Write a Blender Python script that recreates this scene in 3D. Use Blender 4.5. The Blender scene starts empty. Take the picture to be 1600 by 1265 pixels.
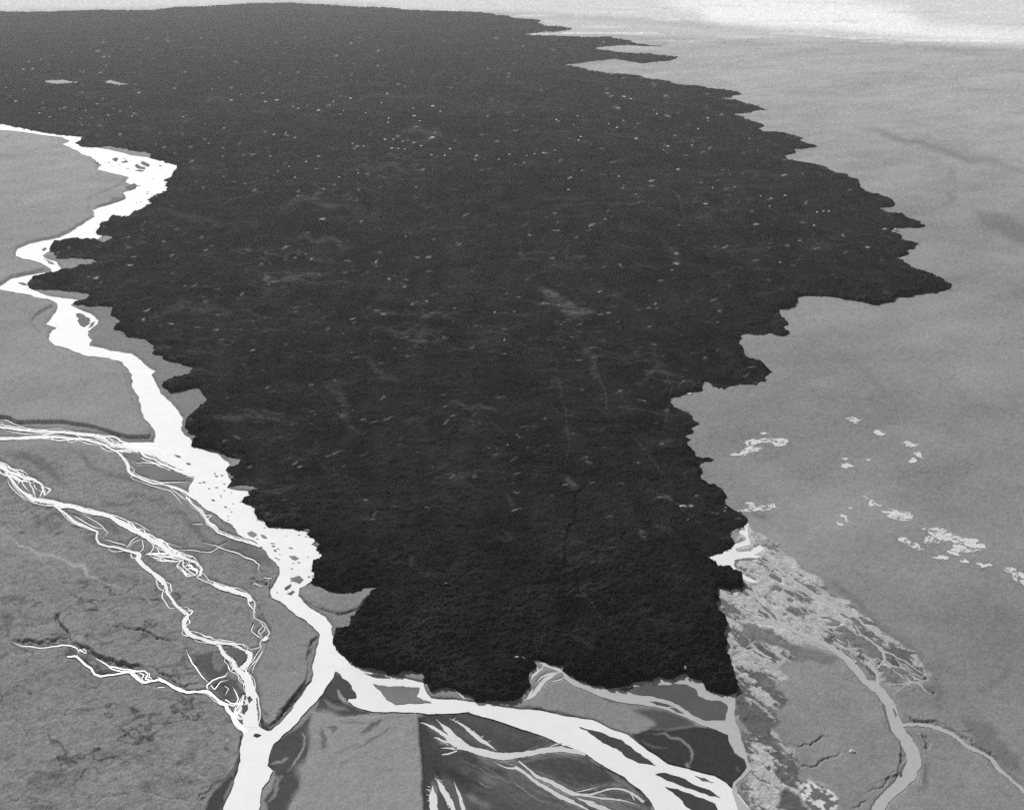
import bpy, math, random
import numpy as np
from mathutils import Vector
from mathutils.geometry import delaunay_2d_cdt

random.seed(7); RNG = np.random.default_rng(11)
scene = bpy.context.scene
COL = scene.collection

# ------------------------------------------------------------------ camera model (photo is 1600 x 1265)
W, H, F = 1600.0, 1265.0, 1716.0
ALT = 1000.0
HORIZON = -120.0
PITCH = math.atan((H / 2 - HORIZON) / F)          # angle below the horizontal
CP, SP = math.cos(PITCH), math.sin(PITCH)

def ground_point(px, py, z=0.0):
    """where the sight line through a photo point meets the level z"""
    xi = px - W / 2; yi = py - H / 2
    dx, dy, dz = xi, F * CP - yi * SP, -F * SP - yi * CP
    t = (ALT - z) / -dz
    return (dx * t, dy * t)

def Z(x0, y0, pts, s=3.953):
    """points read off a 400 x 320 enlargement whose corner is x0, y0"""
    return [(x0 + u / s, y0 + v / s) for u, v in pts]

# ------------------------------------------------------------------ noise
def _hash(ix, iy, seed):
    h = (ix.astype(np.int64) * 374761393 + iy.astype(np.int64) * 668265263 + seed * 974634777) & 0xFFFFFFFF
    h = ((h ^ (h >> 13)) * 1274126177) & 0xFFFFFFFF
    h = ((h ^ (h >> 15)) * 2246822519) & 0xFFFFFFFF
    return ((h ^ (h >> 16)) & 0xFFFF) / 32767.5 - 1.0

def vnoise(x, y, seed=0):
    a = math.radians(17 + 31 * (seed % 9)); c, s = math.cos(a), math.sin(a)
    x, y = c * x - s * y + seed * 7.13, s * x + c * y - seed * 3.71
    fx, fy = np.floor(x), np.floor(y)
    tx, ty = x - fx, y - fy
    ux = tx * tx * tx * (tx * (tx * 6 - 15) + 10); uy = ty * ty * ty * (ty * (ty * 6 - 15) + 10)
    a0 = _hash(fx, fy, seed); b0 = _hash(fx + 1, fy, seed); c0 = _hash(fx, fy + 1, seed); d0 = _hash(fx + 1, fy + 1, seed)
    return a0 + (b0 - a0) * ux + (c0 - a0) * uy + (a0 - b0 - c0 + d0) * ux * uy

def fbm(x, y, lam, octs, seed=0, gain=0.5):
    out = 0; a = 1.0; n = 0
    for k in range(octs):
        out = out + a * vnoise(x / lam, y / lam, seed + k); n += a; a *= gain; lam *= 0.5
    return out / n

def sstep(a, b, x):
    t = np.clip((x - a) / (b - a), 0, 1); return t * t * (3 - 2 * t)

# ------------------------------------------------------------------ outlines
def rough(poly, amp, minlen=2.0, levels=4, closed=True, rnd=random):
    """midpoint displacement of a ground outline (metres)"""
    pts = list(poly)
    for lv in range(levels):
        out = []
        n = len(pts)
        for i in range(n if closed else n - 1):
            a = pts[i]; b = pts[(i + 1) % n]
            out.append(a)
            dx, dy = b[0] - a[0], b[1] - a[1]
            L = math.hypot(dx, dy); r = math.hypot(a[0], a[1])
            if L > minlen * max(1.0, r / 1500.0):
                k = rnd.uniform(-amp, amp)
                out.append((a[0] + dx * .5 - dy * k, a[1] + dy * .5 + dx * k))
        if not closed: out.append(pts[-1])
        pts = out
    return pts

def world(pts): return [ground_point(*p) for p in pts]

def catmull(pts, step=4.0):
    P = [pts[0]] + list(pts) + [pts[-1]]
    out = []
    for i in range(1, len(P) - 2):
        p0, p1, p2, p3 = [np.array(q, float) for q in P[i - 1:i + 3]]
        n = max(2, int(np.hypot(*(p2 - p1)[:2]) / step))
        for k in range(n):
            t = k / n
            out.append(.5 * ((2 * p1) + (-p0 + p2) * t + (2 * p0 - 5 * p1 + 4 * p2 - p3) * t * t + (-p0 + 3 * p1 - 3 * p2 + p3) * t ** 3))
    out.append(np.array(P[-2], float))
    return out

def ribbon(pts, w, jit=.35, wob=0.0, seed=None, step=4.0, taper=False):
    """ribbon outline (photo points) round a traced centre line; pts may carry their own width as third value"""
    rnd = random.Random(seed if seed is not None else random.random())
    P = [(p[0], p[1], p[2] if len(p) > 2 else w) for p in pts]
    c = catmull(P, step)
    L, Rr = [], []
    ph = rnd.uniform(0, 9); off = 0
    n = len(c)
    for i, q in enumerate(c):
        a = c[max(0, i - 1)]; b = c[min(n - 1, i + 1)]
        t = np.array([b[0] - a[0], b[1] - a[1]]); t /= (np.hypot(*t) + 1e-9)
        nx, ny = -t[1], t[0]
        off = off * .75 + rnd.uniform(-1, 1) * wob * .5
        ww = max(q[2], .5)
        if taper: ww *= max(.15, min(1, 4 * min(i, n - 1 - i) / n))
        ja = min(jit * ww / 2, .9); l = ww / 2 + rnd.uniform(-ja, ja); r = ww / 2 + rnd.uniform(-ja, ja)
        L.append((q[0] + nx * (off + l), q[1] + ny * (off + l) * .8)); Rr.append((q[0] + nx * (off - r), q[1] + ny * (off - r) * .8))
    return L + Rr[::-1]

def frac(line, amp=.16, levels=3, seed=0):
    """break a traced line into an irregular one"""
    rnd = random.Random(seed); pts = [tuple(p) for p in line]
    for lv in range(levels):
        out = []
        for a, b in zip(pts[:-1], pts[1:]):
            out.append(a); k = rnd.uniform(-amp, amp); d = math.hypot(b[0] - a[0], b[1] - a[1])
            if d > 3: out.append(tuple([(a[0] + b[0]) / 2 - (b[1] - a[1]) * k, (a[1] + b[1]) / 2 + (b[0] - a[0]) * k] + ([(a[2] + b[2]) / 2] if len(a) > 2 else [])))
        out.append(pts[-1]); pts = out
    return pts

def lobes(poly, size=9.0, amp=2.3, seed=900):
    """cauliflower margin: small rounded lobes pushed out of a ground outline"""
    out = []
    n = len(poly)
    for i in range(n):
        a = poly[i]; b = poly[(i + 1) % n]; L = math.hypot(b[0] - a[0], b[1] - a[1]); r = math.hypot(*a)
        k = max(1, int(L / (1.3 * max(1, r / 1500))))
        for j in range(k): out.append((a[0] + (b[0] - a[0]) * j / k, a[1] + (b[1] - a[1]) * j / k))
    P = np.array(out); Rr_ = np.hypot(P[:, 0], P[:, 1]); sc = np.maximum(1, Rr_ / 1500)
    T = np.roll(P, -3, 0) - np.roll(P, 3, 0); T /= np.hypot(T[:, 0], T[:, 1])[:, None] + 1e-9
    area = np.sum(P[:, 0] * np.roll(P[:, 1], -1) - np.roll(P[:, 0], -1) * P[:, 1])
    Nn = np.stack([T[:, 1], -T[:, 0]], 1) * (1 if area > 0 else -1)
    o = (1 - 2.2 * np.abs(vnoise(P[:, 0] / size / sc, P[:, 1] / size / sc, seed))) + .5 * (1 - 2.2 * np.abs(vnoise(P[:, 0] / size * 2.3 / sc, P[:, 1] / size * 2.3 / sc, seed + 1)))
    return [tuple(q) for q in P + Nn * (o * amp * sc)[:, None]]

# ------------------------------------------------------------------ traced outlines, photo points
LAVA = [(-260,120),(-260,60),(-260,18),(-180,18),(-120,17),(-60,17),(0,17),(100,17),(160,15),(245,15),(275,11),(336,8),(374,6),(400,4.5),(430,4),(455,4),(476,6),(552,10),(628,15),(754,19),(800,27),(838,36),
 (883,42),(893,47),(870,50),(818,53.5),(952,57),(977,62),(985,66),(1045,72),(1020,73),(982,71),(957,72),(932,74),(957,80),(1015,83),(1063,88.5),(1040,96),(1002,99),(982,96),(959,92),
 (942,95),(921,97),(881,101),(909,106),(942,113),(990,117),(1018,123),(1053,130),(1104,137),(1131,139),(1152,149),(1144,153),(1120,153.5),(1154,157),
 (1179,164),(1200,172),(1174,176),(1145,178),(1164,185),(1195,195),(1185,201),(1200,206),(1220,206),(1256,216),(1248,219.6),(1280,228.5),(1261,231.5),
 (1240,233),(1242,239),(1226.5,243),(1250.6,253),(1283,258),(1301,267),(1329,278),(1345,288),(1342,292),(1362,306),(1400,318),(1395,323),(1373,325),
 (1402,335),(1438,345.5),(1447,353),(1438,357),(1402,357),(1392,363),(1409,368),(1406,373),(1434,380),(1430,388.5),(1415,391),(1415,399),(1397,402),
 (1420,412.5),(1453,426.5),(1488,444),(1487,449),(1476,454),(1445,458),(1423,464),(1400,464),(1397,472),(1377,474.5),(1366,477.5),(1353,473),(1319,468.7),
 (1306,464.4),(1275,463),(1244,463.6),(1247,473),(1215,483),(1218,488),(1205,492),(1234,505),(1221,512.6),(1235,519),(1220,526),(1202,521),(1158,523),
 (1152.5,537),(1162,545),(1161,555.6),(1187,566),(1207,582),(1200,586),(1197,596),(1186,597),(1183,602),(1167,601),(1133,608),(1114,605),(1101,596),
 (1097,610),(1083,612.5),(1072,616),(1049,620),(1047,629),(1061,639),(1076,644),(1094,663),(1082,668),(1083,673),(1070,682),(1081,687),(1072,693.5),
 (1086,707),(1087,713),(1109,715),(1116,719),(1093,727),(1099,738),(1092,746),(1095,750),(1106,757.6),(1118,755),(1129,765),(1137,778),(1133,787),(1148,797),(1164,806),
 (1168,814.6),(1162,823),(1143,830),(1145,842),(1149,849),(1131.6,861),(1101,871.5),(1116,876.6),(1125,887),(1143,888),(1147,897),(1161,909),(1152,921),
 (1138,919.6),(1119,917),(1124,935),(1118,949),(1119,955),(1134,968),(1138,974),(1133,985),(1137,1008),(1143,1038.5),(1147,1064),(1152,1076.5),(1150.5,1081.6),
 (1128,1083.6),(1115,1080),(1102,1074),(1097,1064),(1077,1059),(1073,1050),(1057,1056),(1052,1060),(1039,1060),(1028,1053),(1019,1062.6),(1001,1064),(990,1066),
 (968,1074),(948,1075),(940.5,1069),(925,1070.7),(915,1064),(901,1061),(878,1047.5),(883,1038.6),(863,1039),(845,1032),(820,1027),(817,1024),(805,1024),(797,1030),(833,1032),
 (838,1041),(826,1059),(830,1071.5),(812.5,1090.5),(792,1095.5),(774.6,1094),(747,1097),(737,1087),(711,1075),(696,1073),(673,1081.6),(667,1069),(651,1051),
 (630,1047),(607.6,1054),(601,1048),(573,1042),(553,1038.6),(535,1021),(525,1013),(521,995.6),(525,981.7),(544,983),(547,965),(563,950),(572,935),(580,925),(597,915),
 (567,918),(554,925),(536.5,926.6),(519,924),(498.5,915),(486,910),(493.5,895),(487,883.6),(500,880),(506,866),(493,858),(500,850),(491,842),(478,834),(485,826),(450,825.5),
 (417.6,823),(410,811.6),(397,799),(402,790),(374.6,784),(392,775),(387,767),(405,763),(356,760),(362,751),(352,734),(377,718),(359,715),(336.5,702.6),(298.5,697.6),(311,682),
 (288,667),(291,654.5),(306,642),(324,625.5),(308.6,605),(268,614),(253,601),(268,596),(293.5,586),(308.6,575),(283,568.5),(255.5,558),(238,543),(228,530.6),
 (197,525.5),(187,503),(177,480),(172,480),(142,480),(114,476),(116,471),(147,463),(126.5,458),(111,456),(83.5,453),(53,452),(43,442),(48,434),(76,429),
 (94,424),(111,420),(137,412.7),(154,409),(114,404),(86,404),(76,390),(83.5,378.6),(121,375),(162,378.6),(177,370),(152,367),(149,362),(157,348),(177,335.6),
 (202,338),(222.6,326.7),(238,316.6),(230,311.6),(243,304),(258,291),(255.5,282.5),(268,275),(270.7,268.5),(265.6,256),(255.5,251),(240,248),(243,240.7),
 (200,235.6),(172,229),(142,230.6),(116,224),(134,214),(122,213.5),(111,212.5),(98,211),(84,209.5),(66,207),(54,204.5),(42,202),(30,199.5),(18,197),(8,195.5),(0,194),(-12,192.5),(-30,190.5),(-60,187),(-160,182),(-260,176)]
KIPUKAS = [[(66,127),(80,125),(102,125),(118,128),(130,129),(104,130),(90,131),(74,129)], [(163,129),(172,125),(178,127),(190,130),(205,131),(186,133),(176,130)]]

RIVER_A = [(-60,186),(0,192),(30,197),(66,205),(111,210),(136,213),(118,224),(142,229),(172,234),(202,242),(240,249),(262,250),(276,256),(280,268),(276,278),(264,284),(266,292),
 (250,306),(240,311),(246,318),(228,328),(206,340),(180,337),(164,349),(157,362),(160,368),(150,374.5),(121,377),(88,380),(78,392),(66,399),(90,410),(95,419),(90,425.5),(76,431),(50,436),(42,443),
 (45.5,449.6),(71,461),(101,466),(121.5,468.6),(111,476),(117.6,480),(136,488),(154,500),(153,504),(137,518),(144,530.6),(139,539.5),(172,548),(205,552),(222,564),(243,579),(236.5,586),(248,606.5),(268,629),(286,654.5),
 (283,672),(301,697.6),(339,708),(359,725),(354,734),(363,753),(354,761),(390,768),(393,775),(377,783.6),(402,794),(412,806),(420,820),(452,822),(482,832),(495,842),(486,850),(500,856),(510,866),(505,880),(490,886),(497,895),(488,906),
 (468,918),(465.6,930),(483,948),(508.6,963),(519,978),(523,1000.7),(531,1021),(553,1041),(560,1060),(560,1090),(545,1094),
 (533,1054),(524,1048),(510,1071.5),(492,1097),(472,1117),(444,1145),(426.5,1162.6),(417.6,1195),(426.5,1203),(409,1231),(404,1265),(396,1320),(330,1320),(348,1265),
 (351,1256),(366,1218),(376,1188),(381,1145),(379,1125),(388,1112),(399,1125),(409,1137),(418,1141),(424,1140),(436.6,1130),(462,1097),(487,1064),(488.5,1046),(495,1011),(500,990.5),(491,981),(463,961),(425,933),(422.6,920),(435,900),(436.5,885),
 (422.6,872),(407,852),(372,834),(362,821.7),(341.7,806.5),(316,791),(293,773),(298.5,755),(303,742),(278,731),(250,716),(225,708),(192,698),(190,692),(241.6,691),(240,670),(229,657),(220,632),(212.5,614),(207.5,594),(200,576),(192,566),(167,558.4),
 (137,556),(114,548),(86,539.5),(76,529),(77,522),(88.5,511.6),(72,506.6),(81,495),(90,480),(90,475),(76,467),(50.6,462),(25,457),(0,452),(-60,444),(-60,436),(0,447),(17.7,435.5),(50.6,429),(81,424),(78,419),(55.6,407.7),
 (35,404),(25,400),(28,388.7),(45.5,381),(93.6,371),(121,354.5),(149,338),(144,329),(159,323),(177,318),(197,310),(192,301),(212.5,295),(197,285),(202,277),(177,271),(152,265),(160,258),(150,250),(142,244.5),(126,239.5),
 (114,233),(97,225.5),(109,220),(96,214),(66,211),(25,205),(0,203),(-60,198)]
RIVER_B = [(524,1046),(553,1039),(578,1049),(624,1058),(662,1066),(667,1082),(674,1090),(700,1092),(726.5,1094),(777,1102),(843,1109),(878,1117),(926,1124),(981,1147),(1014,1173),(1044,1193),
 (1082,1203),(1115,1211),(1133,1221),(1145,1232),(1155.5,1241),(1173,1265),(1215,1320),(1060,1320),(1024,1265),(1019,1254),(1001,1233),(976,1213),(941.5,1194),(914,1176),(873,1160),(828,1142),(777,1125),(731.5,1111),(696,1114),(667,1114.5),
 (629,1112),(583,1111),(553,1102),(543,1094),(557,1087),(548,1069),(533,1054)]

# braided streams: centre lines (x, y, width) in photo points
BR1 = [
 [(-40,664,5),(0,667,6),(25,671,6),(66,673.5,5),(101,673.5,5),(142,678.6,6),(157,682,7),(177,695,6),(210,700,6),(240,704,8),(262,716,10)],
 [(-40,687,6),(0,686,6),(38,684,6),(76,682,5),(114,686,5),(142,689,5),(164,695,6),(182,705,5),(197,723,5),(202,738,6),(228,750.7,5),(253,756,3),(278,763,3),(298,776,4)],
 [(0,655,3),(12,657,3),(22,662,2),(40,668,2)],[(0,658,2),(12,668,2)],[(116,677,2),(128,684,3),(150,690,2)],
 [(152,680,4),(177,682,4),(192,690,4),(243,696,4),(258,702,6)],[(182,702.6,3),(217,702.6,4),(228,713,3),(253,725,5),(278,735.5,7),(303,744,9)],
 [(207,723,2.5),(240,724,3),(273,733,3),(290,742,3)],[(202,733,3),(215,741,3),(250,753,3.5),(275,753,3),(298,753,3)],[(197,723,2),(210,733,2),(205,745,2),(215,752,2)],
 [(228,745,2),(258,757,2),(285,767,3),(297,772,3)],[(210,748,2),(240,759,2),(265,766,2),(273,773,1.5),(283,785,1.5),(291,791,1.2)],[(176,697,2),(190,694,3),(215,707,3),(236,717,2.5)],
 [(262,756,2),(275,769,2),(293,783,3)],[(60,676,2),(90,688,2),(120,684,2)]]
BR1B = [[(291,775,3),(300,787,3),(314,797,4),(320,806,4),(327,818,5),(341,831,5),(360,838,5),(385,845,5),(407,853,6)],[(293,787,2),(318,803,2),(330,805,3),(322,815,2),(334,828,3)],[(300,818,1.2),(322,818,1.6)],
 [(310,846,1.2),(328,850,2),(346,856,2.5),(372,864,3),(395,874,3.5),(405,882,3),(403,890,2.5),(409,897,2)],[(270,859,2),(300,859,1.6),(329,862,2),(348,850,1.2),(360,843,1.2)],[(394,912,2),(398,911,2.5),(405,914,2),(420,914,2)],[(411,901,2),(425,903,3)],[(395,782,2),(395,782.5,2)]]
BR2 = [
 [(-40,704,8),(0,728,9),(15,738,9),(38,746,8),(52,749,5),(64,756,4),(68,764,3),(70,774,3)],[(8,737,4),(18,748,5),(26,760,5),(38,771,7),(50.6,779,9),(72,783,10),(96,788,10),(131,797,10),(162,803,8),(178,809,9),(192,818,13),(208,827,12),(222,834,11),(243,847,10),(268,864,8),(291,872,6),(306,878,4),(315,888,4),(313,897,4),(309,901,6),(329,909,7),(345,917,9),(365,923,9),(387,930,8),(394.6,942,7),(394,957,5),(398,965,5),(411,973,6),(421,988,6),(416,996,8),(409,1002,7),(409,1013,4),(397,1031,3),(386,1046,4)],[(45,748,3),(47,757,3),(52,766,3),(56,778,3)],[(30,745,2),(36,757,2.5),(46,768,2.5)],[(68,758,2),(66,768,3),(62,778,3)],
 [(85,788,4),(96,798,5),(105,806,6),(114,813,7),(135,822,5),(152,830,4),(151,841,4),(155,848,5),(170,853,4),(187,856,5),(205,861,6),(217,865,9),(216,874,9),(222,881,9),(240,896,7),(252,906,10),(258,915,7),(261,927,6),(273,944,6),(284,952,6),(294,960,7),(288,970,8),(288,980,8),(296,990,10),(312,996,7),(329,1002,7),(347,1004,6),(364,1006,6),(378,1014,6),(391,1021,9),(389,1031,9),(377,1044,9)],
 [(341,1006,7),(352,1024,8),(363,1033,7),(367,1042,8),(374,1048,11),(388,1064,16),(393,1087,19),(392,1112,24),(390,1135,28)],
 [(124,800,2),(145,812,2),(160,822,2.5),(168,831,2.5),(160,842,2)],[(110,803,2.5),(130,814,3),(150,824,2.5),(166,827,2)],[(163,842,3),(180,847,3),(200,853,3)],[(197,857,2),(205,845,2.5),(215,838,2.5)],[(200,856,1.5),(208,847,1.5),(222,842,2)],[(222,842,2),(224,856,2),(218,862,3)],
 [(232,842,3),(240,855,3),(236,862,2.5),(226,866,3)],[(240,850,2.5),(250,864,3),(262,868,3)],[(246,856,2),(256,860,2),(268,866,3)],[(228,865,3),(250,869,3),(268,870,4),(285,875,3)],[(268,863,2),(290,865,2),(303,870,2),(310,878,2)],
 [(285,874,3),(286,884,3),(296,892,3),(306,898,4)],[(290,876,2),(298,888,2),(310,893,2)],[(255,905,3),(266,912,3),(268,922,2.5),(262,930,3)],[(243,900,2),(248,918,3),(258,925,3)],
 [(320,905,2),(345,912,2),(372,918,2.5),(388,926,3)],[(330,912,2),(352,922,2),(378,928,3)],[(386,932,3),(390,945,3),(400,958,3)],[(398,972,2.5),(393,985,2.5),(402,993,3),(410,998,3)],[(412,975,2),(404,986,2),(410,995,3)],[(402,966,2),(414,982,2),(406,992,2)],
 [(391,1014,3),(401,1012,2),(409,1009,2)],[(297,992,2),(318,1000,2),(340,1001,2),(362,1001,1.5)],[(394,1050,2),(398,1038,2),(405,1028,2)],[(380,1085,4),(377,1098,5),(374,1112,6),(384,1122,8)],
 [(222,831,2),(250,843,1.6),(268,850,1.6),(285,853,1.3)],[(205,813,2),(225,824,2),(240,833,1.5)]]
BR3 = [
 [(16,1000,3),(25,1005,3),(35,1009,2.5),(61,1011.5,2.5),(83,1009,2.5),(98,1007,3),(109,1007.7,3.5),(120,1012,4),(124,1019,3),(120,1024,3)],[(124,1014,4),(134,1018,5),(128,1014,4)],[(105,1025,2),(118,1024,2.5),(128,1032,3),(142,1043,4),(148,1052,4),(158,1055,4),(177,1053,3),(202,1049,3.5),(212,1057,4),(224,1065,4),(236,1063,3),(248,1061,3),(262,1066,6),(280,1076,7),(294,1080,5),(310,1080,4),(326,1082,6),(340,1094,8),(352,1101,8),(362,1115,9),(372,1130,10),(384,1144,12)],
 [(144,1025,2),(164,1036,3.5),(174,1044,4),(190,1048,3.5),(212,1050,4)],[(172,1041,2),(190,1044,2.5),(210,1047,5),(226,1047,4),(231,1052,3),(228,1059,4),(238,1062,4)],[(208,1052,3),(216,1062,3),(226,1066,3)],[(215,1050,2),(224,1053,3),(222,1060,2)],[(240,1054,1.5),(256,1062,3),(270,1072,4),(288,1077,3)],[(244,1074,2),(258,1073,2)],
 [(291,1012,1.5),(296,1026,2.5),(301,1036,3),(309,1046,3),(316,1056,3),(325,1065,4)],[(325,1080,3),(323,1070,4),(332,1062,3.5),(342,1058,3),(352,1055,3),(356,1047,2)],[(328,1068,3),(335,1076,3),(345,1064,2),(358,1060,2)],[(340,1098,3),(352,1098,4),(365,1102,3),(372,1092,3),(368,1080,3),(362,1070,2)],[(352,1092,2),(362,1098,3),(380,1098,6)],[(358,1112,3),(368,1118,4),(376,1106,4)],[(350,1070,1.5),(357,1075,1.5),(352,1085,2)],[(366,1125,3),(366,1112,3)]]
PALE_RUN = [   # pale silt streams over the dark flats
 [(656,1128,4),(662,1129,5),(676,1135,5),(694,1147,6),(711,1162,9),(726,1168,8)],[(681,1122,3),(690,1131,4),(701,1142,10),(712,1154,12),(728,1164,12),(742,1170,8)],[(700,1120,1.5),(714,1127,3),(726,1134,5),(738,1145,7),(752,1155,7),(766,1164,6),(776,1172,7)],
 [(714,1166,10),(732,1168,10),(752,1174,13),(777,1180,13),(800,1180,12),(826,1176,10),(845,1173,10),(866,1170,10),(893,1172,9),(915,1178,5)],[(858,1168,2),(868,1162,2.5),(880,1160,2)],[(866,1170,2),(880,1164,2),(892,1164,2)],
 [(678,1150,2),(690,1156,3),(704,1160,3),(712,1168,4)],[(688,1168,1.5),(700,1168,3),(712,1170,4)],[(690,1178,1.5),(700,1177,3),(714,1172,3)],
 [(810,1188,2.5),(818,1195,3),(828,1203,3.5),(840,1213,6),(853,1218,7),(866,1224,8),(878,1231,9),(892,1238,8),(903,1241,6),(925,1240,4),(941,1235,3.5),(958,1231,4),(976,1233,4),(990,1241,5),(1006,1252,5)],
 [(769,1188,3),(780,1194,4),(792,1199,4),(808,1200,6),(818,1206,5),(828,1214,5),(838,1222,6),(856,1232,7),(873,1242,8),(890,1250,8),(904,1257,8),(930,1270,8)],[(805,1195,3),(810,1200,5)],
 [(903,1242,3),(925,1244,4),(950,1247,4),(975,1250,3),(1000,1258,3)],[(900,1244,3),(912,1250,4),(930,1252,3)],[(896,1237,1.5),(918,1233,2),(935,1228,1.5)],[(985,1238,1.5),(992,1250,2)],[(905,1246,4),(930,1258,9),(960,1268,10)],
 [(679,1214,2),(684,1219,6),(690,1229,8),(698,1243,9),(706,1258,9),(714,1275,10)],[(676,1226,3),(676,1236,9),(677,1250,12),(678,1275,12)],[(709,1219,1.5),(713,1230,4),(718,1243,5),(722,1256,6),(727,1275,8)],
 [(880,1048,5),(868,1052,7),(856,1058,8),(846,1068,8),(838,1079,8),(830,1088,6),(815,1095,4)],[(872,1050,4),(858,1052,4),(846,1057,3),(838,1066,3)],[(843,1034,6),(852,1038,8),(862,1040,9),(872,1045,9),(880,1050,10)],[(836,1040,2),(842,1047,5),(833,1055,4),(830,1062,3)],[(850,1037,2),(846,1045,3),(838,1052,3)],[(800,1028,7),(806,1026,8),(815,1027,6)],
 [(884,1056,2),(872,1062,2),(860,1064,2)],[(706,1076,4),(714,1078,5),(720,1084,4),(727,1092,4)],[(833,1075,3),(828,1084,4),(822,1092,3)]]
PALE_RUN_POLY = [Z(900,945,[(-90,400),(-20,430),(0,465),(60,470),(130,505),(190,520),(270,505),(265,470),(275,470),(280,515),(350,500),(345,475),(355,475),(400,462),(470,455),(500,420),(550,445),(610,440),(685,405),(705,450),(780,465),(800,505),(850,530),(900,545),(995,535),(985,610),(985,720),(1020,830),(1060,950),(1090,1010),(1040,1060),(985,1110),(1000,1170),(1080,1265),(1240,1500),(1000,1265),(965,1135),(975,1090),(1020,1050),(1055,1000),(1040,950),(980,910),(950,850),(940,800),(860,765),(780,742),(720,712),(650,682),(560,645),(400,612),(300,602),(180,572),(60,522),(0,502),(-70,455)])]
CREEK = [
 [(1176,915,5),(1200,957,5),(1210,967,7),(1225,976,10),(1250,989,8),(1276,1000,9),(1301,1012,11),(1321,1027,12),(1337,1045,15),(1357,1065,19),(1377,1081,17),(1390,1098,18),(1395,1117,20),(1402,1137,22),(1416,1155,22),(1426,1173,25),(1428,1193,27),(1420,1211,28),(1404,1228,24),(1384,1246,20),(1372,1265,24),(1362,1310,28)],
 [(1405,1134,8),(1420,1131,7),(1433,1130.5,6),(1448,1132,8),(1463,1136,8),(1488,1146,8),(1506,1161,7),(1517,1168,8),(1529,1173,7),(1543,1181,6),(1552,1188,8),(1562,1202,9),(1575,1212,6),(1585,1221,6),(1600,1236,8),(1640,1270,10)],
 [(1350,1030,4),(1362,1040,6),(1370,1052,8),(1372,1070,10)],[(1187,872,4),(1215,888,6),(1240,907,8),(1273,928,9),(1309,948,8),(1335,962,6),(1349,975,6),(1366,985,5)],[(1335,975,3),(1345,990,4),(1362,1002,5),(1378,1015,7),(1382,1030,7),(1372,1042,5),(1362,1046,4)],[(1375,1012,4),(1395,1022,5),(1418,1035,4),(1440,1050,2)],[(1380,1067,3),(1405,1069,3),(1430,1066,3),(1448,1062,4)],[(1382,1030,4),(1395,1040,4),(1415,1046,4),(1440,1058,3)],
 [(1250,990,3),(1270,1004,3),(1290,1014,4),(1312,1020,4)],[(1150,968,5),(1175,972,8),(1200,972,8),(1220,980,8)],[(1152,1010,3),(1165,1012,3),(1180,1000,2)],[(1145,1026,3),(1162,1018,7),(1180,1013,8),(1205,1028,6)],[(1310,966,3),(1300,975,3),(1285,980,3),(1262,972,3)],[(1268,962,2),(1285,956,3),(1305,962,3),(1314,972,3),(1305,980,3)]]
CREEK_POLY = [Z(1000,745,[(400,500),(460,482),(520,458),(590,412),(630,400),(660,380),(640,360),(610,345),(625,325),(650,330),(640,290),(670,285),(665,330),(680,420),(640,425),(590,440),(600,465),(680,460),(740,420),(770,440),(700,480),(760,490),(720,500),(600,510),(580,540),(640,600),(720,640),(700,655),(640,630),(580,600),(565,560),(495,558),(460,520)])]

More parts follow.
